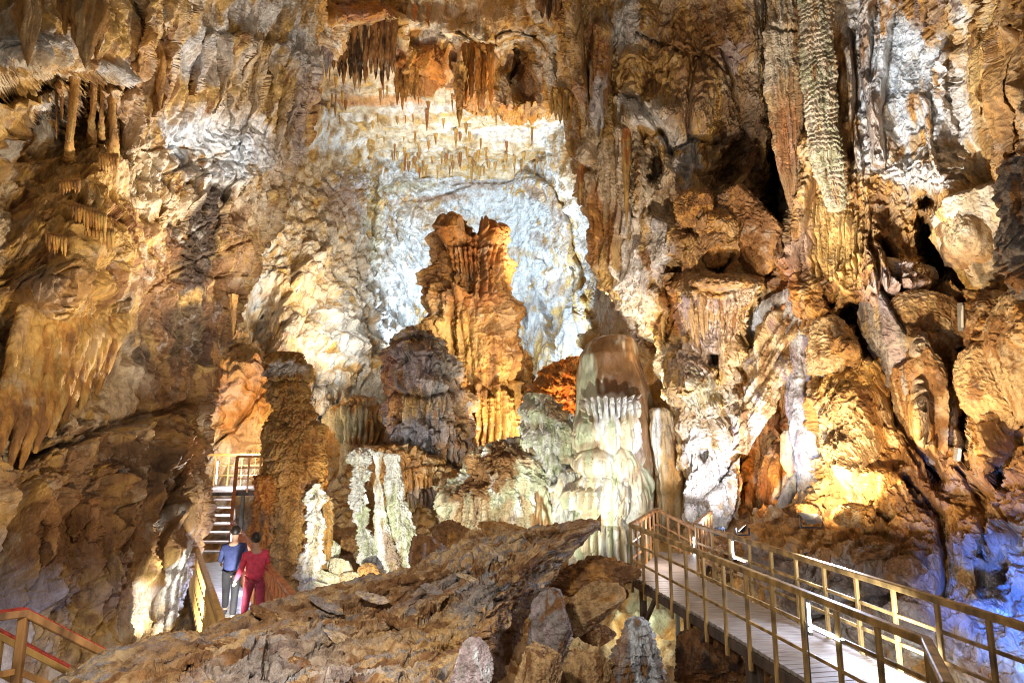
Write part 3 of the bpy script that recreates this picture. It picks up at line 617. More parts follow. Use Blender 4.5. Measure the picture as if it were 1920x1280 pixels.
# ------------------------------------------------------------------ recess behind the leaning column
BC = [(480,1330,1640),(700,1300,1640),(1000,1300,1640),(1120,1300,1640)]
wall('cave_wall', BC, [(1330,480,18.5),(1640,480,18),(1480,640,17.6),(1400,800,19.5),(1560,800,17),(1300,1100,19),(1640,1100,16.5),(1500,1000,17),(1420,960,18)], 220, 330,
    [('r', [(1405,640),(1410,800),(1400,960)], 16, .5, .2), ('r', [(1440,760),(1445,850),(1440,960)], 22, .6, .2), ('r', [(1485,700),(1490,800)], 20, .6, .3), ('r', [(1425,820),(1428,980)], 12, .4, .2), ('b', 1480,880,55,90,.9), ('b', 1540,700,50,140,.6), ('r', [(1455,780),(1462,860)], 10, .5, .2)],
    [('bulk',0.33,1.4),('flute',.34,.4,.08),('bulk',.04,.15)], zones_st=[(1490,890,60,70,0,[('bulk',0.20,1.4),('flute',.08,.3)])], base=('rust','umber','ochre','gold'),
    zones=[(1410,800,20,180,0,'orange',.8),(1480,880,55,80,0,'ochre',.8),(1475,905,14,75,35,'blue',.95),(1430,620,50,40,0,'gold',.8),(1440,590,50,30,0,'cream',.8),(1505,600,30,90,0,'blue',.9)], rough_edge=0, label='hollow behind the leaning column')

# ------------------------------------------------------------------ right wall and the slope under it
DW = [(-330,1470,2650),(0,1488,2650),(100,1496,2650),(200,1500,2650),(300,1496,2650),(380,1480,2650),(440,1462,2650),(500,1440,2650),(560,1428,2650),(585,1440,2650),(615,1490,2650),(640,1512,2650),(700,1512,2650),(760,1520,2650),(840,1528,2650),(900,1524,2650),(935,1516,2650),(950,1470,2650),(965,1420,2650),(985,1392,2650),(1020,1380,2650),(1080,1372,2650),(1150,1362,2650),(1420,1340,2650)]
DD = [(2600,-300,6),(2600,400,6),(2600,900,6),(2600,1400,5),(1470,-300,12),(1900,-300,8.5),(1500,0,14.6),(1600,0,14),(1700,100,13.4),(1850,0,11),(1920,100,10.3),(1500,300,14.8),(1600,300,14),(1720,300,13.2),(1850,300,12),(1920,300,10.8),(1450,520,15.6),(1520,520,14.6),(1600,450,13.8),
      (1650,600,13),(1720,480,13),(1800,500,12.8),(1880,500,11.2),(2000,500,9.6),(1540,680,14.2),(1600,800,13.4),(1560,930,13.0),(1700,800,12.6),(1780,720,12.6),(1860,700,11.6),(1940,800,10.6),(1650,900,12.2),(1780,900,11.8),(1900,900,10.6),(2100,800,9),(1450,970,13.8),(1400,1000,13.8),(1520,990,12.4),(1600,1000,11.8),(1700,1000,11.3),
      (1850,1000,10.4),(1420,1060,13.0),(1500,1060,12),(1600,1060,11.3),(1750,1100,10.4),(1900,1100,9.6),(1400,1150,12.8),(1520,1180,11.8),(1650,1200,10.6),(1800,1230,9.6),(1950,1250,8.8),(2200,1200,7),(1380,1400,12),(1700,1400,9.5),(2000,1400,7.5)]
DF = [('b', 1535,120,38,230,.4), ('r', [(1665,-40),(1655,80),(1640,220),(1650,300)], 18, .7, .3), ('r', [(1620,0),(1625,150),(1640,260)], 13, .5, .4), ('r', [(1835,0),(1850,120),(1838,215)], 14, .7, .7), ('r', [(1870,-20),(1885,160),(1898,340)], 20, .9, .2), ('r', [(1905,0),(1915,180),(1925,300)], 16, .7, .2),
      ('r', [(1745,-30),(1748,40)], 22, .7, .7), ('r', [(1725,-30),(1728,50)], 14, .6, .7), ('r', [(1735,190),(1740,270),(1760,330)], 8, .45, .6), ('r', [(1770,100),(1762,180),(1790,250)], 8, .4, .6), ('r', [(1880,300),(1890,400),(1905,520)], 12, .4, .3),
      ('b', 1800,440,70,90,1.2), ('b', 1760,330,60,50,.6), ('h', 1735,375,14,14,.8), ('h', 1745,470,20,50,1.8,-15), ('h', 1790,520,40,12,1.3,20), ('b', 1690,520,60,32,.8), ('b', 1640,510,26,90,.7), ('c', [(1650,450),(1700,540),(1760,600),(1800,620)], 8, 1.0), ('c', [(1625,430),(1660,560),(1700,650)], 7, .7),
      ('h', 1600,590,34,20,1.5), ('h', 1560,560,12,18,.8), ('h', 1620,630,16,40,1.6,-20), ('c', [(1655,580),(1680,680),(1690,790),(1760,900)], 10, 1.4), ('h', 1685,720,10,70,1.3,-10), ('b', 1725,760,34,110,1.2), ('b', 1720,640,60,40,.8), ('c', [(1806,560),(1812,700),(1808,860)], 8, 1.2), ('c', [(1785,600),(1815,720),(1800,800)], 6, .8),
      ('b', 1850,620,36,60,.9), ('b', 1850,740,38,90,.9), ('b', 1835,850,40,70,.8), ('b', 1930,650,40,120,1.2), ('c', [(1895,560),(1900,680),(1920,780)], 8, 1.0), ('h', 1868,900,9,26,.7), ('b', 1590,780,65,120,.8), ('b', 1570,880,50,60,.5), ('b', 1580,650,50,30,.6), ('h', 1660,960,30,16,.5), ('b', 1625,975,32,22,.7),
      ('b', 1620,930,20,14,.3), ('b', 1640,1040,44,16,.5), ('c', [(1590,1015),(1650,1050),(1700,1050)], 6, .4), ('b', 1700,1060,34,22,.5), ('c', [(1700,900),(1760,960),(1780,1060),(1770,1120)], 9, .6), ('b', 1850,1000,50,40,.5), ('c', [(1800,880),(1850,960),(1840,1040)], 8, .5), ('c', [(1400,1040),(1500,1050),(1580,1020)], 6, .3),
      ('c', [(1480,1180),(1600,1130),(1700,1100)], 6, .3), ('b', 1700,1150,60,30,.3), ('b', 1560,1120,60,30,.3), ('h', 1860,1090,30,40,.5), ('r', [(1590,100),(1600,230),(1615,330)], 10, .4, .4), ('c', [(1600,60),(1605,200),(1590,330)], 5, .5), ('b', 1520,570,40,60,.5), ('r', [(1510,270),(1500,400),(1480,500)], 24, .7, .3)]
for i in range(14):
    x = 1480 + i * 11; DF.append(('r', [(x, 340 + rs.uniform(-20, 40)), (x + 4, 520 + rs.uniform(-30, 30))], 6.5, rs.uniform(.15, .3), .3))
wall('cave_wall', DW, DD, 760, 900, DF, [('bulk',0.36,1.5),('crag',.25,.55),('block',.22,.9,(.3,0,1)),('bulk',.04,.13)],
    zones_st=[(1545,150,70,170,0,[('bulk',0.26,1.2),('flute',.3,.4,.1),('pop',0.030,.12)]),(1680,150,80,150,0,[('bulk',0.26,1.3),('crag',.18,.6),('pop',0.030,.15)]),(1870,170,60,200,0,[('bulk',.3,1.6),('flute',.26,.45,.05,.07)]),(1550,450,80,110,0,[('bulk',0.26,1.2),('flute',.28,.22,.1,0.04),('pop',0.036,.13)]),
              (1800,430,80,100,0,[('bulk',0.23,1.5),('crag',.12,.5),('pop',0.024,.12)]),(1590,800,80,130,0,[('bulk',0.33,1.2),('crag',.28,.45),('pop',0.042,.13)]),(1740,760,60,150,0,[('bulk',0.26,1.3),('block',.4,1.1,(.8,0,.3)),('pop',0.024,.1)]),(1600,1100,260,90,0,[('bulk',0.33,1.3),('crag',.3,.5),('pop',0.036,.1)]),
              (1700,560,90,70,0,[('bulk',0.26,1.3),('block',.5,1.2,(.5,0,.8))]),(1880,780,70,140,0,[('bulk',.4,1.),('block',.35,.9,(.8,0,.4)),('pop',0.030,.12)])],
    base=('umber','ochre','tan','cream'),
    zones=[(1680,150,120,170,0,'blue',1),(1650,250,60,70,0,'white',.8),(1780,200,60,110,0,'white',.8),(1780,300,60,40,0,'cream',.8),(1600,40,40,80,0,'white',.7),(1530,130,40,160,0,'green',.35),(1590,180,25,140,0,'tan',.6),(1620,100,12,90,0,'umber',.6),(1640,210,22,90,0,'umber',.55),(1745,30,40,45,0,'umber',.8),
           (1840,110,26,130,0,'gold',.8),(1885,150,40,190,-5,'ochre',.8),(1900,280,30,120,-8,'umber',.7),(1560,450,90,120,0,'gold',.8),(1490,440,50,110,0,'umber',.7),(1470,540,40,60,0,'rust',.6),(1500,480,26,60,0,'mauve',.4),(1690,320,50,30,0,'white',.7),(1650,420,50,90,0,'umber',.7),(1740,330,50,30,30,'white',.7),
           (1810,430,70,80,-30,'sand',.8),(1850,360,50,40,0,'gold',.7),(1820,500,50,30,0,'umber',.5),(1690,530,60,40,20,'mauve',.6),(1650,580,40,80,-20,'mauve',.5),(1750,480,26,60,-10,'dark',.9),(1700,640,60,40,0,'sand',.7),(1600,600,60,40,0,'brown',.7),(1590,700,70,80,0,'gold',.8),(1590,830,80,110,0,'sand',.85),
           (1590,660,50,30,0,'umber',.7),(1735,700,30,110,0,'grey',.6),(1790,640,50,90,0,'umber',.6),(1850,700,60,110,0,'umber',.6),(1870,800,60,80,0,'sand',.5),(1700,880,60,70,0,'umber',.7),(1780,900,110,60,0,'brown',.7),(1600,1000,230,40,0,'ochre',.75),(1700,1040,160,50,0,'brown',.7),(1850,1000,90,70,0,'umber',.7),
           (1520,1090,170,60,10,'grey',.85),(1600,1180,200,80,10,'blue',.5),(1750,1130,130,60,10,'mauve',.6),(1900,1100,110,120,0,'slate',.7),(1500,1150,120,80,0,'grey',.6)],
    round_l=26, rR=1.4, back=4, rough_edge=6, label='right cave wall rising from a rubble slope')

# ------------------------------------------------------------------ far chamber: walls and flat roof
FW = [(200,330,1420),(300,330,1420),(600,330,1420),(800,330,1420),(1040,330,1420)]
FD = [(330,200,30),(330,900,24),(400,870,23),(400,650,24.5),(480,600,26),(480,860,24),(540,400,30),(600,320,34),(600,500,30),(620,700,27),(640,840,27),(700,340,40),(715,450,38),(700,600,34),(690,760,30),(760,300,43),(760,600,41),(850,300,44),(960,400,46),(960,600,46),(1040,600,44),(1010,300,42),
      (1090,450,38),(1100,650,36),(1080,320,34),(1140,600,31),(1180,700,27),(1240,780,23.5),(1270,900,21.5),(1420,500,24),(1420,900,19),(960,200,44),(600,200,33),(1150,200,32),(760,900,32),(960,1000,34),(500,1040,23),(1250,1040,21)]
FF = [('r', [(985,338),(1020,362),(1055,420),(1075,500),(1095,590),(1105,640)], 17, 1.2, .0), ('r', [(718,320),(712,420),(716,520)], 12, 0.65, .3), ('c', [(780,330),(860,325),(990,300),(1040,290)], 3, .5), ('c', [(720,385),(800,372),(880,350)], 3, .4), ('c', [(850,345),(930,340),(1000,330)], 3, .3), ('c', [(1000,520),(1040,600),(1050,700)], 9, 2.0),
      ('c', [(985,560),(995,640),(1010,700)], 8, 1.8), ('r', [(1010,500),(1030,620),(1040,700)], 14, 0.75, .1), ('c', [(1070,500),(1090,580),(1110,620)], 6, 1.5), ('r', [(760,400),(755,460)], 12, 0.50, .3), ('r', [(790,400),(786,470)], 14, 0.50, .3), ('r', [(735,430),(732,520)], 10, 0.45, .3),
      ('b', 660,380,60,60,1.0), ('r', [(600,450),(560,560),(520,660)], 26, 0.60, .2), ('r', [(660,450),(650,560),(620,650)], 20, 0.50, .3), ('r', [(690,480),(680,600),(650,700)], 16, 0.40, .3), ('b', 450,700,60,90,.8), ('c', [(400,840),(460,770),(500,720)], 5, .5), ('c', [(420,650),(470,640),(490,600)], 5, .5), ('h', 500,600,26,60,.8),
      ('r', [(640,740),(645,840)], 12, 0.45, .4), ('r', [(665,740),(668,850)], 10, 0.45, .4), ('r', [(700,700),(690,790)], 12, 0.40, .4), ('b', 1180,640,22,90,.8), ('b', 1225,760,18,120,.7), ('r', [(1150,520),(1175,620),(1200,720)], 15, 0.55, .1), ('r', [(1200,680),(1230,800),(1250,900)], 14, 0.40, .1)]
wall('cave_wall', FW, FD, 640, 560, FF, [('bulk',.7,5.0),('flute',.50,1.1,.45,.07),('flute',.16,.4,.45,.08),('crag',.10,.8,.3)],
    zones_st=[(900,420,230,190,0,[('bulk',.35,5.0),('block',.28,2.6,(.10,0,1.8)),('block',.08,.8,(.1,0,1.8)),('flute',.18,1.1,.1,.08)]),(640,600,110,180,0,[('bulk',.9,3.5),('flute',.9,1.0,.5,.08),('crag',.2,.7)]),(450,740,80,110,0,[('bulk',.9,2.6),('block',.35,1.6,(.8,0,1.0))]),(1060,640,60,110,0,[('bulk',1.,3.),('flute',1.0,1.6,.08)]),(1190,720,70,200,0,[('bulk',.7,2.2),('flute',.7,1.0,.08)])],
    base=('gold','tan','cream','white','blue'), mat='far', cs=1.6, lean=.5, mscale=.9,
    zones=[(720,500,130,150,30,'blue',.6),(860,330,220,80,0,'blue',.97),(950,420,140,110,0,'blue',.97),(800,420,90,80,0,'blue',.8),(960,560,110,110,0,'blue',.75),(740,560,80,130,20,'blue',.6),(800,400,40,26,0,'tan',.5),(900,345,60,14,0,'umber',.5),(1045,540,22,26,0,'umber',.6),(960,340,30,12,-10,'umber',.4),(1010,600,60,90,0,'grey',.5),(1075,590,26,60,0,'slate',.6),
           (1000,360,30,14,30,'umber',.8),(1050,420,22,90,-20,'umber',.55),(1100,420,30,120,-15,'white',.9),(1090,330,30,60,0,'cream',.8),(1150,560,40,110,-20,'blue',.6),(1220,760,40,160,-10,'cream',.7),(1190,640,30,80,0,'blue',.5),(600,320,80,40,-10,'cream',.8),(640,380,60,60,0,'mauve',.6),(600,470,70,90,20,'cream',.5),(700,440,20,120,0,'green',.6),(640,560,60,110,20,'sand',.5),
           (660,560,50,60,0,'green',.3),(650,640,70,60,-30,'blue',.75),(700,540,40,60,0,'white',.6),(820,372,90,9,-6,'umber',.7),(900,322,110,7,-4,'umber',.7),(850,420,70,10,-8,'tan',.7),(960,470,60,10,10,'tan',.6),(760,350,50,12,-5,'green',.6),(640,600,50,110,25,'blue',.5),(1020,450,40,14,20,'umber',.5),(560,540,60,60,0,'tan',.5),(540,640,60,90,0,'sand',.6),(450,740,80,130,0,'orange',.6),(430,650,50,60,0,'gold',.6),(480,820,50,60,-30,'sand',.8),(700,740,30,60,0,'white',.8),(650,790,22,60,0,'pale',.7),(560,400,50,70,20,'cream',.5)],
    rough_edge=0, label='back walls of the far chamber')

def far_roof():
    nx_, ny_ = 760, 420
    x = np.linspace(-30, 26, nx_)[None] * np.ones((ny_, 1)); y = np.linspace(22, 52, ny_)[:, None] * np.ones((1, nx_))
    xf, yf = x.ravel().astype(F32), y.ravel().astype(F32); zf = np.zeros_like(xf)
    led = pn(xf * .05, yf * .30, 3) * 1.4 + fbm(xf * .18, yf * .5, 5, 3) * .9
    step = np.floor(led * 3) / 3 + sm(.7, 1, led * 3 - np.floor(led * 3)) / 3
    z = 23.9 - step * .8 - .25 * fbm(xf * 1.3, yf * 1.8, 1, 3) - .5 * np.clip(pn(xf * 1.4, yf * 1.4, 8) - .15, 0, 1)
    z = z - .012 * (yf - 40) * 0
    X, Y, Z = x, y, z.reshape(x.shape)
    px, py = PX(X, Y, Z)
    c = paint((xf, yf * 1.6, z.astype(F32)), px.ravel(), py.ravel(), ('gold','sand','cream','cream','white'), [(700,190,110,14,0,'orange',.7),(640,165,60,12,0,'umber',.5),(740,250,170,10,0,'cream',.8),(1040,250,70,30,0,'white',.9),(960,250,120,16,0,'white',.7),(800,205,110,12,0,'white',.7),(620,230,70,30,0,'white',.6)], 3.0)
    o = grid_mesh('cave_ceiling', X, Y, Z, c, M['far'])
    tag(o, 'flat roof of the far chamber', kind='structure')
far_roof()

# ------------------------------------------------------------------ floor
def floor():
    ctrl = [(-12,2,-1.5),(0,2,-3.2),(12,2,-2.5),(-12,10,-2),(-6,9,-2.6),(0,8,-3.6),(4,8,-3.4),(10,8,-1.5),(-10,16,-1.6),(-6,14,-2.4),(-5,17,-1.7),(-2,15,-1.6),(0,14,-2.0),(3,12,-2.5),(3.4,15,-1.5),(2,17,-1.2),(6,15,-.6),(6,17,.4),(-12,24,0),(-9,21,-.2),(-4.5,19,-1.0),(-6,24,1.2),(-5,27,2.0),(0,22,.6),(0,27,2.0),(5,19,.5),(5,22,.8),
            (-12,32,2.5),(0,34,3),(10,30,2),(-12,46,4),(0,46,4),(12,46,4),(16,18,1)]
    c2 = [(a * 50, b * 50, v) for a, b, v in ctrl]
    nx_, ny_ = 560, 560
    x = np.linspace(-20, 22, nx_)[None] * np.ones((ny_, 1)); y = np.linspace(.8, 50, ny_)[:, None] * np.ones((1, nx_))
    z = tps(c2)(x * 50, y * 50); xf, yf = x.ravel().astype(F32), y.ravel().astype(F32); zf = z.ravel().astype(F32)
    z = z + (.5 * fbm(xf / 2.2, yf / 2.2, 0, 3) + .35 * st_crag((xf, yf, zf), .8) + .12 * st_pop((xf, yf, zf), .3)).reshape(z.shape)
    px, py = PX(x, y, z)
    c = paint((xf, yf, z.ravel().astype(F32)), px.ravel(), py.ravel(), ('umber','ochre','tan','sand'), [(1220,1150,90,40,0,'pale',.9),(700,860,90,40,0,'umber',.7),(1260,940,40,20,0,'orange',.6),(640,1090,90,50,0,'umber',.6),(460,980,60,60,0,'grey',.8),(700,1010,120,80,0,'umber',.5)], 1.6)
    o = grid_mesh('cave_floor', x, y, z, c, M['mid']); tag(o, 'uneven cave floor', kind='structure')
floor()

# ================================================================== STALAGMITES, COLUMNS, MOUNDS
# tall crowned stalagmite in the middle
column('stalagmite', [(418,842,858),(424,830,872),(440,822,884),(448,820,942),(470,818,944),(500,820,950),(540,816,954),(575,800,958),(600,796,962),(640,800,975),(680,806,988),(730,830,990),(790,850,990),(840,862,985),(900,860,985)], 28,
    [('bulk',.9,2.0),('crag',.35,1.0),('flute',.5,.55,0,.1),('pop',.10,.3),('scale',.22,.55)], ('brown','umber','ochre','tan','sand'), 'tall orange stalagmite with a two-pronged crown in the middle of the chamber', 'stalagmite',
    zones=[(885,480,80,70,0,'rust',.5),(870,520,40,40,0,'brown',.4),(860,640,60,60,0,'gold',.7),(930,620,60,80,0,'umber',.5),(930,760,60,90,0,'gold',.8),(880,560,60,22,0,'rust',.5)], mat='mid', nth=420, nz=620, cs=1.6,
    feats=[('b',851,440,20,30,.9),('b',925,445,20,24,.8),('h',888,428,16,16,1.2),('r',[(902,408),(902,440)],5,1.2,.3),('h',880,530,26,12,.9),('r',[(905,500),(905,560)],6,.8,.2),('r',[(893,520),(893,556)],5,.6,.2),('r',[(918,510),(918,560)],5,.6,.2),('b',815,545,20,40,.7),('b',822,615,16,24,1.0),('h',925,615,20,12,1.0),('b',862,545,14,14,.8)]
      + [('r',[(870+i*10,720+(i%3)*14),(872+i*10,838)],6,.9,.3) for i in range(11)] + [('r',[(850+i*8,470),(850+i*8,505+(i*7)%20)],4,.35,.6) for i in range(12)])
limb('stalagmite', [(904,405,28,1),(903,420,28,4),(905,450,28,9)], [('bulk',.1,.5)], ('rust','umber','ochre'), 'thin spire standing on the crown of the tall orange stalagmite', 'stalagmite', mat='mid', nth=40, nl=40)
limb('stalagmite', [(851,414,28,2),(850,424,28,9),(848,440,28,20),(846,480,28,26)], [('bulk',.3,.8),('crag',.2,.5)], ('rust','umber','ochre'), 'blunt horn on the near side of the tall stalagmite crown', 'stalagmite', mat='mid', nth=80, nl=80)
limb('stalagmite', [(926,416,28,3),(925,428,28,11),(924,450,28,20),(922,480,28,24)], [('bulk',.3,.8),('crag',.2,.5)], ('rust','umber','ochre'), 'square horn beside the thin spire on the tall stalagmite', 'stalagmite', mat='mid', nth=80, nl=80)
# shaggy mound left of centre
column('stalagmite', [(612,768,780),(625,755,800),(650,742,830),(700,728,860),(760,726,878),(820,738,882),(850,755,878),(900,770,860),(950,785,850),(990,790,840)], 24,
    [('bulk',.6,1.6),('drip',.5,1.1),('flute',.35,.35,0,.1),('crag',.25,.6),('pop',.06,.15)], ('umber','grey','tan','mauve'), 'shaggy grey and brown stalagmite mound left of the tall orange one', 'stalagmite',
    zones=[(830,700,50,90,10,'grey',.75),(780,690,40,50,0,'mauve',.8),(770,760,50,30,0,'gold',.6),(800,830,60,60,0,'slate',.7),(850,800,30,90,0,'umber',.5),(735,720,20,90,0,'rust',.6)], mat='mid', nth=400, nz=560, cs=1.2,
    feats=[('r',[(755+i*9,790+(i%4)*8),(760+i*9,880+(i%3)*14)],6,.45,.4) for i in range(13)] + [('h',812,850,9,34,.6),('c',[(740,735),(800,745),(850,730)],5,.4),('b',775,720,36,34,.4),('b',780,670,30,26,.35)])
column('stalagmite', [(840,690,770),(860,672,820),(900,668,850),(950,690,850),(990,760,845),(1040,760,850)], 22.5, [('bulk',.5,1.2),('drip',.4,.8),('flute',.3,.3)], ('umber','ochre','tan'), 'tan fluted mound at the foot of the shaggy grey stalagmite', 'stalagmite', mat='mid', nth=300, nz=260, cs=1.,
    feats=[('r',[(770+i*8,880),(772+i*8,950)],5,.35,.4) for i in range(8)], zones=[(800,930,30,30,0,'slate',.5)])
column('rock_mound', [(742,655,672),(750,640,690),(775,620,720),(820,612,740),(860,600,760),(900,590,770)], 25.5, [('bulk',.5,1.4),('flute',.4,.5),('crag',.2,.5)], ('umber','ochre','tan','sand'), 'sandy mound of dripstone rising by the yellow far wall', 'mound', mat='mid', nth=240, nz=220, cs=1.2, zones=[(650,790,40,40,0,'pale',.6)],
    feats=[('r',[(640+i*9,770),(640+i*9,830)],5,.4,.4) for i in range(8)])
# orange mound between
column('rock_mound', [(668,1062,1082),(690,1020,1100),(720,1000,1105),(760,990,1100),(800,985,1100),(840,985,1100)], 23.5, [('bulk',.6,1.3),('scale',.3,.5),('crag',.35,.6),('pop',.08,.15)], ('rust','ochre','orange','gold'), 'scaly orange mound behind the pale domes', 'mound', mat='mid', nth=260, nz=240, cs=1.1)
# big pale dome
column('stalagmite', [(629,1140,1165),(633,1120,1185),(645,1102,1192),(665,1088,1200),(700,1080,1212),(750,1074,1222),(800,1072,1228),(860,1078,1228),(920,1090,1232),(980,1092,1222),(1040,1090,1200),(1070,1090,1190)], 19,
    [('bulk',.30,2.2),('flute',.06,.5)], ('pale','cream','pale','sand'), 'huge smooth brown domed stalagmite beside the walkway end', 'stalagmite',
    zones=[(1150,690,90,105,0,'brown',1),(1205,800,26,190,0,'umber',.95),(1215,960,24,110,0,'umber',.9),(1140,750,50,18,0,'white',.6),(1100,740,22,90,0,'pale',.9),(1150,920,70,110,0,'pale',.9),(1130,900,50,40,0,'white',.4)], mat='wet', nth=420, nz=560, cs=1.3,  # brown cap partly paints in the unlit top above the low lights
    feats=[])
column('flowstone_column', [(752,1112,1172),(768,1098,1190),(800,1086,1196),(850,1080,1200),(900,1080,1206),(950,1090,1212),(1010,1092,1208),(1070,1094,1192)], 18.3,
    [('bulk',.2,1.2),('flute',.10,.22),('drip',.10,.6)], ('pale','cream','white','pale'), 'pillowy pale green flowstone fringed with white drips on the front of the brown dome', 'flowstone',
    zones=[(1150,770,55,22,0,'white',.8),(1110,835,24,14,0,'umber',.6),(1185,870,14,40,30,'umber',.6)], mat='wet', nth=360, nz=520, cs=1.0,
    feats=[('d',1105,820,24,40,.40),('d',1140,815,22,50,.45),('d',1175,815,20,46,.40),('d',1118,868,36,30,.62),('d',1165,880,26,44,.5),('d',1112,925,34,40,.5),('d',1150,935,30,50,.6),('d',1190,930,22,60,.5),('d',1110,1000,26,50,.40),('d',1150,1010,26,50,.5),('d',1188,1010,20,50,.4)]
      + [('r',[(1105+i*8,758),(1106+i*8,785+(i%3)*9)],4.5,.55,.6) for i in range(10)] + [('r',[(1092+i*9,915),(1092+i*9,948)],4,.6,.5) for i in range(5)] + [('r',[(1098+i*9,985),(1098+i*9,1062)],4.5,.65,.2) for i in range(11)])
# mushroom flowstone
column('flowstone_column', [(738,995,1020),(744,990,1035),(760,986,1050),(790,983,1072),(820,978,1086),(845,978,1088),(860,984,1080),(885,1000,1066),(910,1008,1050),(940,1014,1040),(975,1018,1034),(1000,1016,1036)], 20,
    [('bulk',.35,.9),('drip',.30,.7),('flute',.18,.2),('pop',.04,.1)], ('pale','white','pale','cream'), 'pale green mushroom of flowstone with root-like drips below', 'flowstone', zones=[(1040,770,30,26,0,'umber',.8),(1010,800,30,12,0,'umber',.5)], mat='wet', nth=320, nz=380, cs=1.,
    feats=[('r',[(1035,860),(1028,910),(1024,975)],9,.5,.4),('r',[(1005,855),(1018,900),(1021,960)],6,.35,.4),('r',[(1060,855),(1040,900),(1030,960)],6,.35,.4),('b',1005,775,22,22,.3),('b',1060,830,20,34,.3),('b',1000,830,18,24,.3)])
column('flowstone_column', [(880,1066,1085),(890,1052,1096),(920,1046,1100),(950,1048,1100),(980,1042,1098),(1010,1040,1096)], 18.6, [('bulk',.3,.7),('drip',.28,.5),('flute',.12,.2)], ('pale','white','cream'), 'knobbly white flowstone lump between the mushroom and the big dome', 'flowstone', mat='wet', nth=240, nz=220, cs=.8)
column('flowstone_column', [(905,1002,1014),(915,992,1024),(960,985,1040),(1010,985,1044)], 19.4, [('bulk',.3,.8),('flute',.3,.35)], ('sand','umber','pale'), 'brown flowstone knob under the mushroom', 'flowstone', mat='wet', nth=180, nz=160, cs=.8)
# mound with white drips, its unlit top painted dark in the colour
column('rock_mound', [(826,940,985),(832,918,1000),(850,895,1008),(880,875,1010),(910,852,1012),(930,838,1012),(950,836,1010),(1000,842,1005),(1030,850,1000)], 20.5, [('bulk',.5,1.3),('drip',.35,.9),('crag',.35,.5),('pop',.09,.14)], ('white','pale','cream','sand'), 'hunched mound with its unlit top painted dark brown and a white dripping edge', 'mound', mat='mid', nth=380, nz=340, cs=1.1, ky=1.0,
    zones=[(915,890,62,50,-25,'umber',1),(895,912,62,26,-20,'brown',.95),(950,845,55,24,0,'brown',.9),(890,960,16,50,0,'umber',.5),(960,970,50,40,0,'umber',.6)],
    feats=[('b',960,890,44,50,.5),('r',[(958,900),(956,925)],8,.3,.3),('b',960,940,12,14,.4),('b',985,900,20,60,.35),('h',905,965,9,30,.6)] + [('r',[(845+i*9,925+(i%2)*8),(847+i*9,985)],5,.35,.3) for i in range(8)])
# cluster of white stacked pillars
for prof, dy, lb in [([(842,672,684),(848,660,694),(862,656,690),(875,664,684),(890,667,688),(930,665,686),(975,668,690),(1000,672,694),(1040,680,715)], 0, 'white shelved pillar, shortest of the cluster with a wide top plate'),
                     ([(845,704,712),(848,700,716),(870,704,716),(895,704,712),(920,700,717),(950,702,719),(985,702,728),(1040,708,742),(1078,718,762)], -.5, 'white spiky pillar, bent one in the middle of the cluster'),
                     ([(850,728,744),(853,724,750),(880,724,750),(930,724,754),(960,727,764),(990,731,774),(1020,740,784),(1060,746,786)], -.2, 'white knobbly pillar, thickest of the cluster')]:
    column('stalagmite', prof, 18 + dy, [('bulk',.25,.6),('drip',.13,.26),('crag',.2,.25),('pop',.05,.08)], ('cream','white','white','pale'), lb, 'stalagmite', mat='mound', nth=180, nz=380, cs=.6, zones=[(735,1040,16,60,-20,'umber',.7)])
# dark column by the lower walkway
0 and column('column', [(540,500,590),(580,512,575),(610,520,560),(640,528,552),(655,530,548)], 25, [('bulk',.4,1.),('flute',.4,.4)], ('orange','ochre','gold'), 'blunt orange rock boss hanging above the dark column', 'rock pendant', mat='mid', nth=140, nz=120, cs=1., up=1.2, down=0)
column('column', [(660,528,540),(663,514,558),(680,506,570),(700,508,578),(715,510,580),(740,508,576),(770,520,578),(790,518,590),(800,510,606),(820,503,605),(850,498,600),(890,498,596),(930,500,590),(970,500,592),(1010,500,590),(1050,505,585),(1120,520,590)], 17,
    [('bulk',.28,.9),('tier',.24,.5,.3),('drip',.14,.45),('pop',.05,.09)], ('umber','ochre','gold','tan'), 'tall dark brown column of stacked shelves with a white frosted cap', 'column', mat='mound', nth=300, nz=620, cs=.8, zones=[(540,690,30,16,0,'white',.9),(570,712,12,16,0,'tan',.6),(545,800,50,90,0,'umber',.5),(540,1000,50,110,0,'ochre',.6)])
column('stalagmite', [(890,492,500),(900,484,506),(940,476,508),(990,474,508),(1030,476,504),(1060,480,500)], 16.2, [('bulk',.15,.5),('pop',.12,.10),('crag',.15,.2)], ('rust','orange','umber'), 'rusty knobbly stalagmite hugging the dark column', 'stalagmite', mat='mound', nth=140, nz=200, cs=.4)
column('stalagmite', [(850,590,602),(860,585,610),(900,584,612),(950,588,608),(980,586,604)], 18.0, [('bulk',.2,.6),('pop',.08,.12)], ('ochre','orange','tan'), 'orange knob behind the dark column on its chamber side', 'stalagmite', mat='mound', nth=120, nz=150, cs=.5)
column('stalagmite', [(930,610,618),(935,604,624),(970,600,624),(1020,594,620),(1060,586,612),(1100,580,606)], 17.2, [('bulk',.15,.5),('tier',.10,.4),('pop',.04,.08)], ('umber','ochre','tan'), 'slim smooth brown finger beside the dark column', 'stalagmite', mat='mound', nth=120, nz=200, cs=.5)
column('stalagmite', [(905,588,596),(925,580,602),(960,582,598),(1000,584,600),(1040,572,602),(1080,566,600),(1125,560,598)], 16.5, [('bulk',.2,.4),('drip',.15,.25),('crag',.18,.22)], ('cream','white','pale'), 'lumpy white crust at the foot of the dark column', 'stalagmite', mat='mound', nth=150, nz=240, cs=.5)
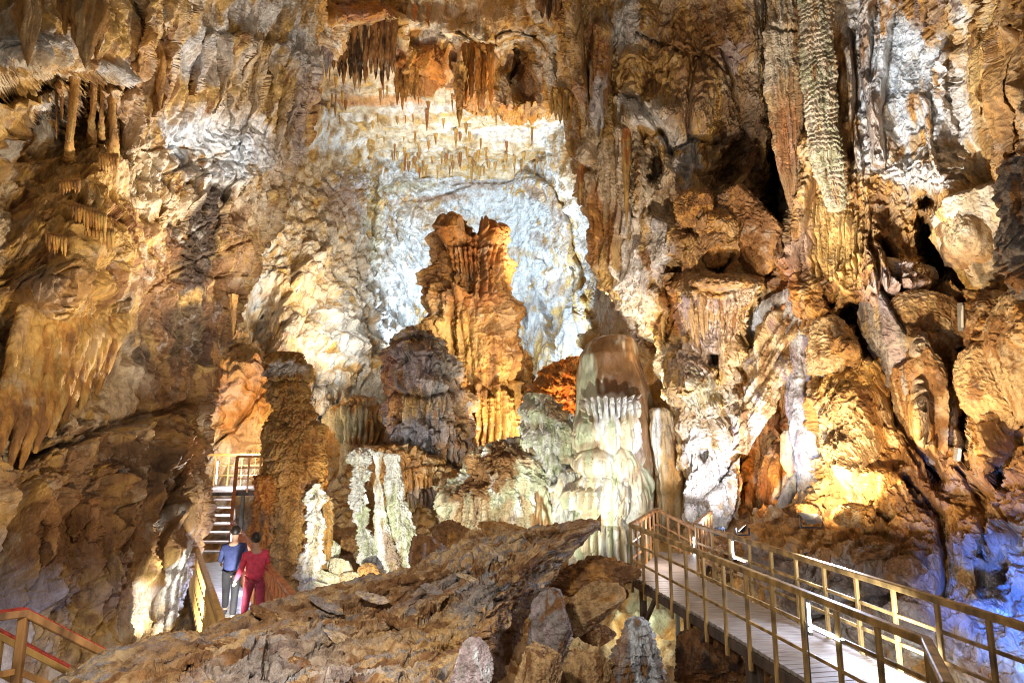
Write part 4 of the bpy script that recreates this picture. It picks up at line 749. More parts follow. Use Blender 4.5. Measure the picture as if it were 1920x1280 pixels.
# boulders in the pit behind the slab
for i, (x, y, Y, rx, ry, b, lb, t) in enumerate([(622,1040,17.5,14,26,('white','pale','cream'),'pale upright block beside the lumpy white crust',8),(640,1068,17,26,20,('pale','cream','sand'),'pale wedge boulder in the pit',30),(610,1088,16.5,22,18,('cream','pale','sand'),'cream boulder wedged under the white crust',-10),(660,1090,16.5,26,14,('pale','sand','umber'),'low flat pale boulder under the shelved pillars',5),
        (590,1105,15.5,24,14,('pale','cream','white'),'cream boulder lowest in the pit',-15),(690,1075,16.5,20,16,('umber','ochre','tan'),'brown boulder at the foot of the bent white pillar',10),(655,1020,19,30,16,('umber','brown','ochre'),'dark brown boulder behind the pale wedge',-5),(700,1050,18.8,26,18,('umber','brown','tan'),'dark rounded boulder among the white pillars',12)]):
    boulder('boulder', x, y, Y, rx, ry, b, lb, tilt=t, seed=i, group=None, n=80, mat='mound')
# small forms near the arch leg
column('stalagmite', [(764,1226,1250),(770,1221,1262),(800,1220,1268),(860,1224,1274),(920,1230,1286),(960,1232,1290)], 18.0, [('bulk',.25,.9),('flute',.3,.4)], ('umber','sand','tan','cream'), 'slender tan stalagmite leaning on the arch leg', 'stalagmite', zones=[(1231,840,10,70,0,'white',.9),(1260,900,18,80,0,'ochre',.8)], mat='mound', nth=180, nz=260, cs=.8)
# leaning fluted column
limb('leaning_column', [(1520,520,15.6,30),(1490,590,15.6,38),(1465,640,15.4,36),(1440,700,15.2,33),(1415,760,15.1,26),(1398,810,15.0,18),(1388,850,15,12)], [('bulk',.25,.8),('flute',.30,.20,.65,.10),('tier',.05,.6,.3),('pop',.03,.07)], ('umber','tan','cream','mauve'), 'broken fluted column leaning diagonally across the hollow', 'column', nth=200, nl=320, cs=.8,
     zones=[(1470,610,50,20,0,'umber',.6),(1410,790,30,40,0,'white',.5)])
limb('column', [(1478,545,15.3,30),(1495,590,15.2,32),(1500,660,15.0,28),(1506,740,14.9,25),(1515,820,14.8,28),(1522,880,14.7,26),(1528,950,14.6,20)], [('bulk',.2,.8),('flute',.15,.4),('crag',.08,.3)], ('mauve','grey','blue'), 'blue-grey buttress standing between the hollow and the sunny mound', 'column', nth=160, nl=320, cs=.8, zones=[(1500,600,40,90,0,'blue',.6),(1515,800,30,100,0,'blue',.8)])
column('stalagmite', [(805,1470,1500),(815,1466,1515),(850,1466,1516),(880,1475,1518),(900,1490,1518)], 15.6, [('bulk',.2,.7),('flute',.2,.25)], ('mauve','cream','tan'), 'small bell-shaped flowstone hanging inside the hollow', 'flowstone', nth=120, nz=140, cs=.6)
limb('flowstone_band', [(1408,655,16.2,7),(1412,625,16.1,12),(1424,598,16.0,16),(1444,578,15.8,18),(1468,566,15.6,18),(1492,575,15.4,14)], [('bulk',.12,.6),('flute',.10,.25)], ('blue','mauve','white'), 'pale lavender flowstone band arching from the leg to the blue-grey buttress', 'flowstone', nth=100, nl=160, cs=.8, zones=[(1440,590,60,50,0,'blue',.8)])
limb('flowstone_band', [(1500,880,15.3,5),(1488,905,15.2,11),(1474,930,15.1,11),(1462,958,15.0,8)], [('bulk',.08,.5)], ('blue','white','mauve'), 'pale blue flowstone streak slanting down the brown hump in the hollow', 'flowstone', nth=60, nl=80, cs=.6)
# hanging column and ridged column at upper right
column('stalactite', [(-60,1452,1512),(0,1446,1506),(45,1444,1502),(55,1438,1504),(75,1436,1502),(120,1438,1500),(200,1448,1500),(280,1458,1500),(330,1466,1498),(370,1474,1494),(395,1480,1490)], 14.6, [('bulk',.2,.8),('flute',.22,.16,0,.06),('pop',.04,.08)], ('umber','tan','cream'), 'fluted hanging column fading from cream to rust beside the dark cleft', 'stalactite', nth=260, nz=380, cs=.7, up=1.0, down=0,
    zones=[(1475,260,30,110,0,'rust',.7),(1480,360,20,60,0,'umber',.9),(1470,90,40,60,0,'cream',.8)], feats=[('c',[(1430,52),(1510,58)],4,.25)])
column('column', [(-60,1500,1556),(0,1500,1552),(60,1504,1556),(120,1506,1562),(180,1512,1566),(240,1516,1570),(290,1524,1576),(320,1532,1582),(360,1545,1585),(395,1555,1580)], 13.6, [('bulk',.12,.8),('tier',.11,.17,.45),('flute',.10,.12),('pop',.03,.06)], ('umber','green','cream','tan'), 'ridged olive column like a stack of rings on the upper wall', 'column', nth=220, nz=520, cs=.6, up=1.0, down=0)
column('rock_slab', [(335,1885,2000),(350,1880,2010),(420,1878,2010),(480,1880,2010),(520,1890,2000),(545,1900,1990),(562,1912,1960)], 9.0, [('bulk',.25,.9),('crag',.12,.3),('block',.15,.6)], ('brown','grey','umber'), 'thick grey-brown rock slab hanging at the frame side', 'rock slab', nth=220, nz=260, cs=.7, up=.3, down=0, mat='slab')
# rocks on the right slope
boulder('boulder', 1600, 965, 11.6, 36, 22, ('umber','ochre','sand'), 'angular brown rock just behind the warm floodlight', tilt=-20, seed=31, mat='slab')
boulder('boulder', 1500, 958, 12.6, 32, 14, ('umber','brown','ochre'), 'low dark rock in front of the hollow by the floodlight', tilt=4, seed=33, mat='slab')
boulder('boulder', 1640, 1035, 10.9, 46, 13, ('brown','umber','grey'), 'long flat dark rock on the slope above the far railing', tilt=-12, seed=35, mat='slab')
boulder('boulder', 1700, 1062, 10.4, 34, 18, ('umber','brown','mauve'), 'blocky brown rock under the long flat one on the slope', tilt=-5, seed=36, mat='slab')
boulder('boulder', 1860, 1140, 9.0, 34, 12, ('slate','grey','blue'), 'bluish rock on the slope near the blue glow', tilt=15, seed=37, mat='slab')
boulder('boulder', 1350, 1052, 14.0, 24, 34, ('grey','umber','tan'), 'grey boulder standing behind the far railing corner', tilt=5, seed=38, mat='slab')

# ================================================================== FOREGROUND SLAB AND ROCKS
def slab():
    C = [(60,1345,1500),(110,1290,1500),(180,1252,1500),(250,1222,1500),(320,1190,1500),(400,1162,1500),(470,1142,1500),(560,1118,1500),(640,1094,1500),(700,1076,1500),(760,1062,1500),(800,1055,1500),(840,1040,1500),(890,1020,1420),(930,1005,1290),(960,994,1205),(1010,980,1115),(1040,974,1078),(1080,970,1036),(1105,971,1008),(1124,976,990),(1128,980,984)]
    D = [(60,1345,4.4),(60,1500,3.2),(250,1222,5.8),(250,1400,3.4),(400,1162,6.8),(400,1300,4.3),(400,1500,3.0),(560,1118,7.8),(560,1250,5.4),(600,1500,3.2),(700,1076,8.6),(700,1200,6.6),(760,1350,4.5),(840,1040,9.2),(840,1150,7.6),(850,1280,5.6),(900,1240,6.2),(960,994,9.8),(1000,1050,8.8),(1080,970,9.4),(1120,980,9.2),
         (940,1150,7.3),(980,1100,8.0),(1020,1060,8.6),(1060,1030,8.9),(1090,1005,9.2),(900,1290,6.0),(990,1170,9.4),(1040,1120,10.4),(960,1260,8.4),(1060,1200,11),(950,1450,6.5),(1100,1100,11)]
    F = [('c',[(905,1300),(925,1220),(960,1160),(1000,1105),(1040,1060),(1085,1020)],7,.35),('r',[(1100,985),(1000,1040),(930,1130),(905,1210),(890,1290)],15,.30,.1),('c',[(560,1190),(700,1130),(830,1080)],5,.16),('c',[(700,1150),(800,1120),(900,1060)],4,.18),('r',[(880,1015),(960,1000),(1040,985),(1115,978)],12,.25,.3),
         ('r',[(760,1075),(820,1065),(880,1045)],14,.25,.4),('h',700,1115,60,10,.25,-18),('h',860,1090,50,8,.3,-28),('h',640,1150,50,7,.2,-18),('h',480,1262,16,8,.25),('h',500,1245,6,22,.3),('h',740,1170,26,7,.2,-30),('r',[(620,1280),(700,1240),(760,1230)],16,.2,.3),('r',[(760,1130),(820,1100),(860,1075)],9,.2,.4),
         ('h',400,1250,60,6,.12,-10),('h',590,1230,40,6,.15,-15),('b',500,1255,70,26,.12),('b',620,1265,60,26,.12),('h',830,1140,40,9,.25,-35),('h',930,1060,40,8,.3,-35),('h',340,1240,60,5,.1,-20)]
    rr = random.Random(3)
    for i in range(26):
        x = rr.uniform(230, 980); y = 1140 + (700 - x) * .36 + rr.uniform(0, 170); pt = [(x, y)]
        for _ in range(4): pt.append((pt[-1][0] + rr.uniform(8, 30), pt[-1][1] + rr.uniform(-22, 10) + (14 if i % 3 == 0 else 0)))
        F.append(('c', pt, rr.uniform(1.6, 3.2), rr.uniform(.06, .16)))
    for i in range(70):
        x = rr.uniform(250, 1000); y = 1130 + (700 - x) * .38 + rr.uniform(-10, 190); L = rr.uniform(20, 75); an = rr.uniform(-.62, -.30)
        F.append(('h', x, y, L, rr.uniform(3, 7), rr.uniform(.05, .16), math.degrees(an)) if i % 2 else ('b', x, y, L, rr.uniform(6, 16), rr.uniform(.05, .13), math.degrees(an)))
    return wall('rock_slab', C, D, 560, 860, F, [('bulk',.16,1.3),('shard',.11,.62),('shard',.045,.2),('crag',.05,.25)],
        zones_st=[(960,1230,60,120,-30,[('bulk',.2,.6),('crag',.12,.3),('bulk',.02,.07)])],
        base=('brown','umber','tan','grey','sand'), vertical=True, round_t=16, round_b=14, rR=.35, back=.5, rough_edge=2.5, mat='slab', cs=.4,
        zones=[(560,1230,160,50,-10,'grey',.55),(450,1260,120,40,-8,'grey',.7),(700,1200,90,40,-20,'tan',.5),(300,1250,120,40,-15,'umber',.6),(800,1110,110,30,-25,'grey',.5),(900,1110,60,50,-40,'slate',.7),(700,1110,120,26,-18,'umber',.6),(830,1200,60,50,-45,'gold',.5),(920,1170,22,90,38,'ochre',.6),(960,1230,50,110,20,'brown',.9),(1050,995,70,18,-18,'umber',.5),(480,1170,130,26,-14,'umber',.7),(640,1270,90,20,0,'blue',.35)],
        kind=None, warp=6, taper=130, micro=.012, axis=(.69,.72,.06))
s = slab(); tag(s, 'long broken rock slab slanting up across the foreground to a pointed tip', 'rock slab')
boulder('boulder', 800, 1042, 10.2, 40, 30, ('brown','umber','mauve'), 'dark brown boulder perched behind the slab, lowest of the pair', tilt=25, seed=3, mat='slab')
boulder('boulder', 850, 1012, 10.8, 42, 32, ('brown','umber','ochre'), 'larger dark boulder lodged behind the slab ridge', tilt=-8, seed=4, mat='slab')
boulder('boulder', 890, 1018, 10.3, 24, 22, ('umber','tan','ochre'), 'small reddish boulder touching the larger dark boulder', tilt=30, seed=5, mat='slab')
boulder('boulder', 960, 1002, 11.6, 60, 18, ('umber','ochre','tan'), 'long ochre boulder along the top edge of the slab', tilt=12, seed=6, mat='slab')
boulder('layered_rock', 1110, 1078, 11.0, 78, 32, ('brown','umber','ochre'), 'layered brown block under the slab tip beside the walkway', tilt=-3, seed=7, cut=2, mat='slab', cat='boulder', crag=.5)
boulder('boulder', 1100, 1142, 9.4, 68, 32, ('umber','tan','ochre'), 'smooth wedge-shaped brown boulder below the layered block', tilt=-28, seed=8, mat='slab', crag=.15)
boulder('boulder', 1030, 1180, 8.2, 40, 62, ('mauve','grey','brown'), 'upright grey blotched boulder against the slab underside', tilt=10, seed=9, mat='slab', crag=.2)
boulder('boulder', 1010, 1262, 7.0, 36, 52, ('umber','tan','brown'), 'tan pointed boulder lowest beside the slab underside', tilt=15, seed=10, mat='slab')
boulder('boulder', 1120, 1190, 9.6, 32, 16, ('umber','brown','tan'), 'small dull rock below the wedge-shaped boulder', tilt=8, seed=12, mat='slab')
boulder('boulder', 1100, 1262, 8.2, 50, 40, ('umber','tan','brown'), 'broad brown rock beside the blue-grey stalagmite', tilt=-20, seed=13, mat='slab')
boulder('boulder', 885, 1262, 5.1, 36, 52, ('grey','mauve','blue'), 'squared pale grey block lying on the lower slab edge', tilt=4, seed=14, mat='slab', crag=.3, cut=3)
boulder('boulder', 1150, 1110, 12.5, 26, 16, ('brown','umber','dark'), 'dark rock chunk under the near end of the deck', tilt=10, seed=15, mat='slab')
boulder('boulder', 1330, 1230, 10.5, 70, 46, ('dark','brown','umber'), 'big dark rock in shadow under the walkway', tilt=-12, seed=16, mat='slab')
column('stalagmite', [(1156,1184,1204),(1162,1176,1212),(1180,1170,1220),(1200,1164,1228),(1230,1152,1234),(1260,1142,1238),(1300,1138,1240)], 8.4, [('bulk',.12,.4),('tier',.10,.12,.3),('crag',.14,.12),('pop',.03,.04)], ('umber','slate','blue','grey'), 'stubby blue-grey stalagmite with rippled shells in front of the walkway', 'stalagmite', mat='mound', nth=260, nz=320, cs=.35, zones=[(1165,1220,14,60,10,'umber',.7)])

# ================================================================== STALACTITES
def stalactite(name, x, y0, y1, wd, Y, base, label=None, group=None, cat='stalactite', lean=0.0, join_=False, n=26, up=.4, fl=.10):
    o = limb(name, [(x - lean * .2, y0 - up * 20, Y, wd * .55), (x, y0, Y, wd * .5), (x + lean * .3, y0 + (y1 - y0) * .4, Y, wd * .38), (x + lean * .7, y0 + (y1 - y0) * .75, Y, wd * .2), (x + lean, y1, Y, .4)],
             [('flute', fl, max(.06, wd * Y / F_PX * .3)), ('bulk', fl, max(.2, wd * Y / F_PX))], base, label, cat, mat='mid' if Y > 16 else 'mound', nth=n, nl=max(24, n * 2), cs=.6, group=group)
    return o
def curtain(x0, x1, ytop, Y, lens, wd, base, label, zig=.35, lean=0, seed=0, n=30, name='stone_curtain', cat='stone curtain', slope=0):
    rs_ = random.Random(seed); k = len(lens); ob = []
    for i, L_ in enumerate(lens):
        x = x0 + (x1 - x0) * (i + .5) / k + rs_.uniform(-2, 2); yt = ytop + slope * i / k + rs_.uniform(-3, 3)
        ob.append(limb('d', [(x, yt - 14, Y + rs_.uniform(-zig, zig), wd * .62), (x, yt, Y + rs_.uniform(-zig, zig) * .5, wd * .62), (x + lean * .5, yt + L_ * .6, Y, wd * .5), (x + lean * .8, yt + L_ * .85, Y, wd * .32), (x + lean, yt + L_, Y, .6)],
                       [('flute', .22, wd * Y / F_PX * .35), ('bulk', .2, .8)], base, None, None, mat='mid', nth=n, nl=60, cs=.9))
    return join(ob, name, label, cat)
curtain(622, 740, 40, 20.0, [90,105,118,112,128,134,118,100,110,122,112,98], 11, ('brown','umber','dark','tan'), 'wide dark brown stone curtain hanging in folds from the arch roof', seed=1, zig=.5)
curtain(590, 624, 70, 19.4, [70,84,76,60], 9, ('grey','mauve','slate'), 'narrow grey stone curtain beside the wide dark one', seed=2)
curtain(742, 782, 128, 21.6, [70,82,66,52,60], 9, ('umber','ochre','rust'), 'ragged brown stone curtain tip hanging over the far roof', seed=3, zig=.6)
curtain(868, 925, 100, 21.2, [100,90,110,86,100], 10, ('orange','ochre','rust'), 'orange stone curtain hanging left of the dark niche', seed=4, zig=.5)
curtain(1030, 1075, 175, 19.6, [40,46,52,36,44,58], 7, ('orange','gold','tan'), 'short orange stone curtain at the springing of the arch', seed=5, slope=14)
curtain(1005, 1062, -10, 18.4, [30,44,50,40,34,28], 11, ('brown','umber','dark'), 'dark stone curtain at the very top over the niche', seed=6)
curtain(1110, 1140, 130, 18.2, [100,130,110,90], 11, ('slate','tan','umber'), 'blue-grey hanging stone curtain on the arch leg', seed=7)
curtain(1725, 1765, -20, 12.6, [50,62,70,58,44], 11, ('umber','ochre','tan'), 'brown stone curtain over the blue-white upper wall', seed=8)
curtain(1820, 1862, 60, 11.6, [120,150,130,110,140], 12, ('gold','ochre','umber'), 'ochre stone curtain on the upper wall near the frame side', seed=9, lean=4)
curtain(1278, 1345, 560, 15.2, [60,74,92,80,66,48,40], 9, ('mauve','tan','umber'), 'mauve stone curtain with a thin lip at the waist of the arch leg', seed=10, lean=6)
curtain(1350, 1400, 560, 15.1, [50,44,58,50,40], 8, ('tan','umber','cream'), 'tan stone curtain right beside the mauve one', seed=12)
stalactite('stalactite', 861, 130, 240, 22, 20.6, ('ochre','umber','gold'), 'long pointed ochre stalactite hanging lowest from the arch', n=60, fl=.2)
for x, a, b, w_, l in [(757,20,58,10,'dark stalactite, longest of four in the roof pocket'),(746,22,40,8,'dark stalactite, stubbiest of four in the roof pocket'),(778,18,42,9,'dark stalactite, third of four in the roof pocket'),(803,15,50,10,'dark stalactite set apart from the other three in the roof pocket')]:
    stalactite('stalactite', x, a, b, w_, 20.6, ('brown','umber','rust'), l, n=40)
for x, a, b, w_, Y, ln, l in [(52,-30,128,46,7.0,0,'long pointed stalactite hanging before the whitish overhang'),(160,-30,130,58,7.6,0,'broad spear-shaped stalactite, widest on the overhang'),(122,-20,68,24,7.5,0,'short stalactite between the two big ones on the overhang'),(144,20,82,9,7.6,0,'thin needle stalactite beside the broad spear-shaped one'),(187,40,112,20,8.3,-8,'leaning stalactite flap behind the broad spear-shaped one')]:
    stalactite('stalactite', x, a, b, w_, Y, ('umber','ochre','tan'), l, n=110, lean=ln, up=1, fl=.22)
for x, a, b, w_, Y, l in [(300,90,212,24,11.0,'long brown blade stalactite on the fluted side wall'),(440,165,238,14,14.2,'small brown stalactite above the white marble patch'),(437,560,633,14,13.6,'brown stalactite dangling over the orange hollow'),(116,168,230,8,9.4,'thin straw stalactite in the small alcove'),(106,165,262,6,9.5,'thinnest straw stalactite in the small alcove')]:
    stalactite('stalactite', x, a, b, w_, Y, ('umber','ochre','brown'), l, n=60)
for x, a, b, w_, Y, l in [(1088,310,385,13,18.6,'orange stalactite on the inner edge of the arch leg'),(1175,250,430,20,17.4,'long ribbed tan stalactite on the arch leg'),(1243,600,640,8,18.0,'thin red stalactite over the bright glow'),(897,270,305,9,40,'paired yellow stalactite at the lip of the far roof, wider one'),(911,262,303,9,40,'paired yellow stalactite at the lip of the far roof, pointed one'),(876,262,300,11,40,'yellow stalactite left of the pair at the lip of the far roof')]:
    stalactite('stalactite', x, a, b, w_, Y, ('ochre','gold','rust'), l, n=50)
rs = random.Random(9)
for i in range(130):
    if i < 70: x = rs.choice([rs.uniform(640, 900), rs.gauss(800, 60), rs.uniform(880, 1060)]); Y = 41.5 + rs.uniform(-1.5, 1.5)
    else: x = rs.uniform(590, 1000); Y = rs.uniform(30, 40)
    X0, Y0, _ = P(x, 250, Y); z0 = 23.5
    L_ = rs.choice([.15, .25, .35, .5, .9]) * rs.uniform(.6, 1.2); px0, py0 = PX(X0, Y, z0); _, py1 = PX(X0, Y, z0 - L_ - .3)
    stalactite('stalactite', float(px0), float(py0), float(py1), rs.uniform(3, 8), Y, ('ochre','gold','umber') if i % 3 else ('rust','umber','ochre'), 'tiny ochre stalactite on the flat far roof', group='tiny stalactites on the far roof', n=10, up=.3, fl=.05)

for x0, y0, x1, y1, w0, w1, Y, l in [(140,160,130,300,9,16,9.6,'flaring column on the outer side of the small alcove'),(176,158,172,262,7,5,9.9,'straight slim column in the middle of the small alcove'),(208,150,214,300,10,20,10.1,'stout column closing the inner side of the small alcove'),(192,158,190,250,5,6,10.0,'thin column beside the stout one in the small alcove')]:
    limb('column', [(x0,y0-20,Y,w0*1.3),(x0,y0,Y,w0*.9),((x0+x1)/2,(y0+y1)/2,Y,w0*.6),(x1,y1-40,Y,w0*.75),(x1,y1-10,Y+.3,w0),(x1,y1+15,Y+1.2,w0*1.2)], [('flute',.12,.14),('bulk',.1,.4)], ('umber','ochre','gold'), l, 'column', nth=60, nl=120, cs=.5)

# long curving curtains on the lower left wall
def swag(paths, base, label, seed=0, name='stone_curtain'):
    ob = [limb('d', [(x, y, Y, w_) for x, y, Y, w_ in p], [('flute', .10, .12, .3), ('bulk', .12, .7)], base, None, None, mat='near', nth=44, nl=170, cs=.5, flat=1.5) for p in paths]
    return join(ob, name, label, 'stone curtain')
pts = [(232,590,205,650,180,740),(212,590,185,660,150,770),(190,585,165,670,120,790),(168,585,140,680,92,820),(146,580,118,690,64,850),(124,580,92,700,38,880),(100,575,68,700,14,890),(76,575,44,700,-12,880),(50,570,18,700,-40,880)]
_wl = tps(LD)
def WL(x, y, o): return float(_wl(x, y)) - o
swag([[(a, b, WL(a, b, .1), 7), (a + 2, b + 12, WL(a, b, .35), 11), ((a + c) / 2 + 2, (b + d) / 2, WL((a + c) / 2, (b + d) / 2, .5), 11), (c, d, WL(c, d, .55), 10), ((c + e) / 2 - 2, (d + f) / 2, WL((c + e) / 2, (d + f) / 2, .5), 9), (e, f, WL(e, f, .35), 3)] for i, (a, b, c, d, e, f) in enumerate(pts)],
     ('umber','ochre','gold','tan'), 'row of long curving ochre stone curtains sweeping down the left wall')
# rows of short drips hanging from shelves in the bulging flowstone
rs = random.Random(21)
for (xa, xb, y, sl, Y, n_, ln, l) in [(85,125,440,.25,8.5,8,34,'fringe of short drips under the lowest shelf of the flowstone bulge'),(135,200,385,.35,8.9,12,44,'long fringe of brown drips across the middle of the flowstone bulge'),(110,150,345,-.1,8.9,7,20,'small fringe of drips near the top of the flowstone bulge'),(185,222,295,0,9.5,7,30,'fringe of drips below the alcove columns'),(150,215,430,.1,9.0,9,40,'wide fringe of drips at the lower side of the flowstone bulge')]:
    ob = []
    for k in range(n_):
        x = xa + (xb - xa) * (k + .5) / n_; yy = y + sl * (x - xa); L_ = ln * rs.uniform(.6, 1.1)
        ob.append(limb('d', [(x, yy - 6, Y + .25, 3), (x, yy, Y, 3.4), (x + rs.uniform(-1, 1), yy + L_ * .6, Y + .05, 2.6), (x, yy + L_, Y + .15, .5)], [('bulk', .03, .2)], ('umber','ochre','gold'), None, None, mat='near', nth=12, nl=24, cs=.4))
    join(ob, 'drip_fringe', l, 'stalactites')
# fractured blocks standing out of the right wall
for i, (x, y, Y, rx, ry, b, t, l, cr) in enumerate([(1838,430,11.6,74,112,('sand','cream','gold'),-12,'huge angular cream block jutting from the right wall under the rusty curtains',.1),
    (1692,512,12.9,56,26,('mauve','sand','umber'),12,'flat mauve block wedged beneath the sunlit wall face',.2),(1745,600,12.4,70,44,('sand','umber','tan'),30,'slanting tan block below the dark wedge-shaped opening',.2),
    (1722,745,12.2,34,112,('grey','umber','sand'),-6,'tall grey upright slab beside the long dark crack',.15),(1668,640,12.8,34,95,('mauve','grey','sand'),-14,'narrow mauve slab leaning against the sunny mound',.15),
    (1856,610,11.0,42,60,('umber','brown','tan'),5,'square-edged brown block right of the slim pale sign',.2),(1852,735,10.8,40,84,('umber','tan','sand'),-4,'tall brown block under the square-edged one',.2),
    (1560,655,13.6,46,60,('ochre','sand','umber'),6,'rough ochre block at the crest of the sunny mound',.25),(1925,660,9.8,44,120,('umber','sand','brown'),4,'tall brown pillar-like block cut by the frame side',.2),
    (1650,925,11.9,40,44,('umber','ochre','tan'),-20,'tilted brown block at the foot of the sunny mound',.2),(1300,385,15.3,34,40,('umber','ochre','brown'),10,'rounded brown block jutting below the whitish ledge of the arch leg',.3),(1400,430,15.4,60,86,('brown','umber','ochre'),-8,'large brown block beside the deep dark cleft',.25),(1345,440,15.4,40,60,('umber','ochre','tan'),15,'ochre block between two dark holes of the arch leg',.25)]):
    boulder('rock_block', x, y, Y + .35, rx, ry, b, l, tilt=t, seed=60 + i, mat='near', cat='rock block', crag=cr, n=150, cut=3, flat=.9)

rs = random.Random(77)
for i, (x, y, l) in enumerate([(500,1150,'thin brown shard lying on the upper edge of the slab near the lower walkway'),(610,1132,'flat brown shard on the slab below the pale wedge boulders'),(700,1120,'small grey shard on the middle of the slab'),(745,1165,'long grey shard on the middle of the slab'),(810,1105,'tilted brown shard near the ridge of the slab'),(640,1200,'broad pale shard on the face of the slab'),
    (560,1240,'flat lilac shard low on the slab'),(720,1245,'pale broken shard low on the slab beside the squared block'),(880,1085,'narrow dark shard near the slab tip'),(430,1215,'low brown shard on the lower part of the slab'),(800,1210,'grey wedge shard above the squared block'),(930,1040,'reddish shard just under the slab tip ridge')]):
    Ys = float(tps([(60,1345,4.4),(250,1222,5.8),(250,1400,3.4),(400,1162,6.8),(400,1300,4.3),(560,1118,7.8),(560,1250,5.4),(700,1076,8.6),(700,1200,6.6),(760,1350,4.5),(840,1040,9.2),(840,1150,7.6),(850,1280,5.6),(960,994,9.8),(1000,1050,8.8),(1080,970,9.4)])(x, y))
    boulder('rock_shard', x, y, Ys - .17, rs.uniform(20, 38), rs.uniform(5, 8), [('umber','brown','tan'),('mauve','grey','tan'),('tan','cream','mauve')][i % 3], l, tilt=rs.uniform(16, 34), seed=120 + i, mat='slab', cat='rock shard', n=60, cut=4, flat=.9)

# ================================================================== WALKWAYS, RAILINGS, LAMPS, PEOPLE
from mathutils import Vector, Matrix
import bmesh
WOOD = simple_mat('rail wood', (.46, .29, .10), .5, .75, 7, (1, 1, .35), bump=.5)
WOOD2 = simple_mat('rail wood orange', (.48, .24, .08), .5, .7, 7, (1, 1, .35), bump=.5)
RUSTW = simple_mat('rail wood rusty', (.55, .19, .07), .5, .5, 8, (1, 1, .3), bump=.3)
YEL = simple_mat('rail wood yellow', (.62, .36, .10), .45, .3, 9, (1, 1, .25), bump=.2)
REDTOP = simple_mat('red painted edge', (.55, .05, .03), .5, .5, 14, bump=.1)
DARKW = simple_mat('old support wood', (.10, .07, .05), .8, .5, 7, (1, 1, .3), bump=.4)
PALEW = simple_mat('grey support wood', (.30, .31, .27), .8, .4, 7, (1, 1, .3), bump=.4)
METAL = simple_mat('dark metal', (.12, .12, .13), .4, .3, 12, metal=.8)
STEEL = simple_mat('grey metal', (.45, .43, .40), .4, .2, 12, metal=.6)
LED = simple_mat('led tube', (.9, .95, 1), .3, .02, 3, emit=((.80, .90, 1.0), 9))
BLUELED = simple_mat('blue white lamp', (.8, .85, 1), .3, .02, 3, emit=((.50, .64, 1.0), 150))
WARMLED = simple_mat('warm lamp glass', (1, .85, .5), .3, .02, 3, emit=((1, .72, .35), 25))
def deck_mat():
    m, t, b = nt('deck planks'); N = t.nodes.new; L = t.links.new
    tc = N('ShaderNodeTexCoord'); n = N('ShaderNodeTexNoise'); mp = N('ShaderNodeMapping'); mp.inputs['Scale'].default_value = (1, 9, 1)
    L(tc.outputs['Object'], mp.inputs[0]); L(mp.outputs[0], n.inputs[0]); n.inputs['Scale'].default_value = 2.5; n.inputs['Detail'].default_value = 8
    r = N('ShaderNodeValToRGB'); L(n.outputs[0], r.inputs[0]); e = r.color_ramp.elements; e[0].position = .3; e[0].color = (.24, .19, .15, 1); e[1].position = .7; e[1].color = (.42, .38, .34, 1)
    L(r.outputs[0], b.inputs['Base Color']); b.inputs['Roughness'].default_value = .5
    bp = N('ShaderNodeBump'); bp.inputs['Strength'].default_value = .25; bp.inputs['Distance'].default_value = .01; L(n.outputs[0], bp.inputs['Height']); L(bp.outputs[0], b.inputs['Normal'])
    return m
DECK = deck_mat()

def bar(bm, a, b, w_, h, up=(0, 0, 1), tw=0):
    a = Vector(a); b = Vector(b); d = (b - a).normalized(); u = Vector(up)
    if abs(d.dot(u)) > .98: u = Vector((tw or 1, .25, 0))
    s = d.cross(u).normalized(); u = s.cross(d).normalized(); c = min(w_, h) * .14
    prof = [(-w_/2 + c, -h/2), (w_/2 - c, -h/2), (w_/2, -h/2 + c), (w_/2, h/2 - c), (w_/2 - c, h/2), (-w_/2 + c, h/2), (-w_/2, h/2 - c), (-w_/2, -h/2 + c)]
    ra = [bm.verts.new(a + s * x + u * y) for x, y in prof]; rb = [bm.verts.new(b + s * x + u * y) for x, y in prof]
    for i in range(8): bm.faces.new((ra[i], ra[(i + 1) % 8], rb[(i + 1) % 8], rb[i]))
    bm.faces.new(ra[::-1]); bm.faces.new(rb)
def mesh_obj(name, bm, mat, parent=None, loc=(0, 0, 0)):
    bmesh.ops.recalc_face_normals(bm, faces=bm.faces)
    me = bpy.data.meshes.new(name)
    if loc != (0, 0, 0): bmesh.ops.translate(bm, verts=bm.verts, vec=-Vector(loc))
    bm.to_mesh(me); bm.free(); o = bpy.data.objects.new(name, me); COL.objects.link(o); me.materials.append(mat)
    if parent: o.parent = parent; o.location = Vector(loc) - parent.location
    else: o.location = loc
    return o
def thing(name, loc, label, cat, group=None):
    o = bpy.data.objects.new(name, None); COL.objects.link(o); o.location = loc; return tag(o, label, cat, group)
def lerp(a, b, t): return tuple(a[i] + (b[i] - a[i]) * t for i in range(3))

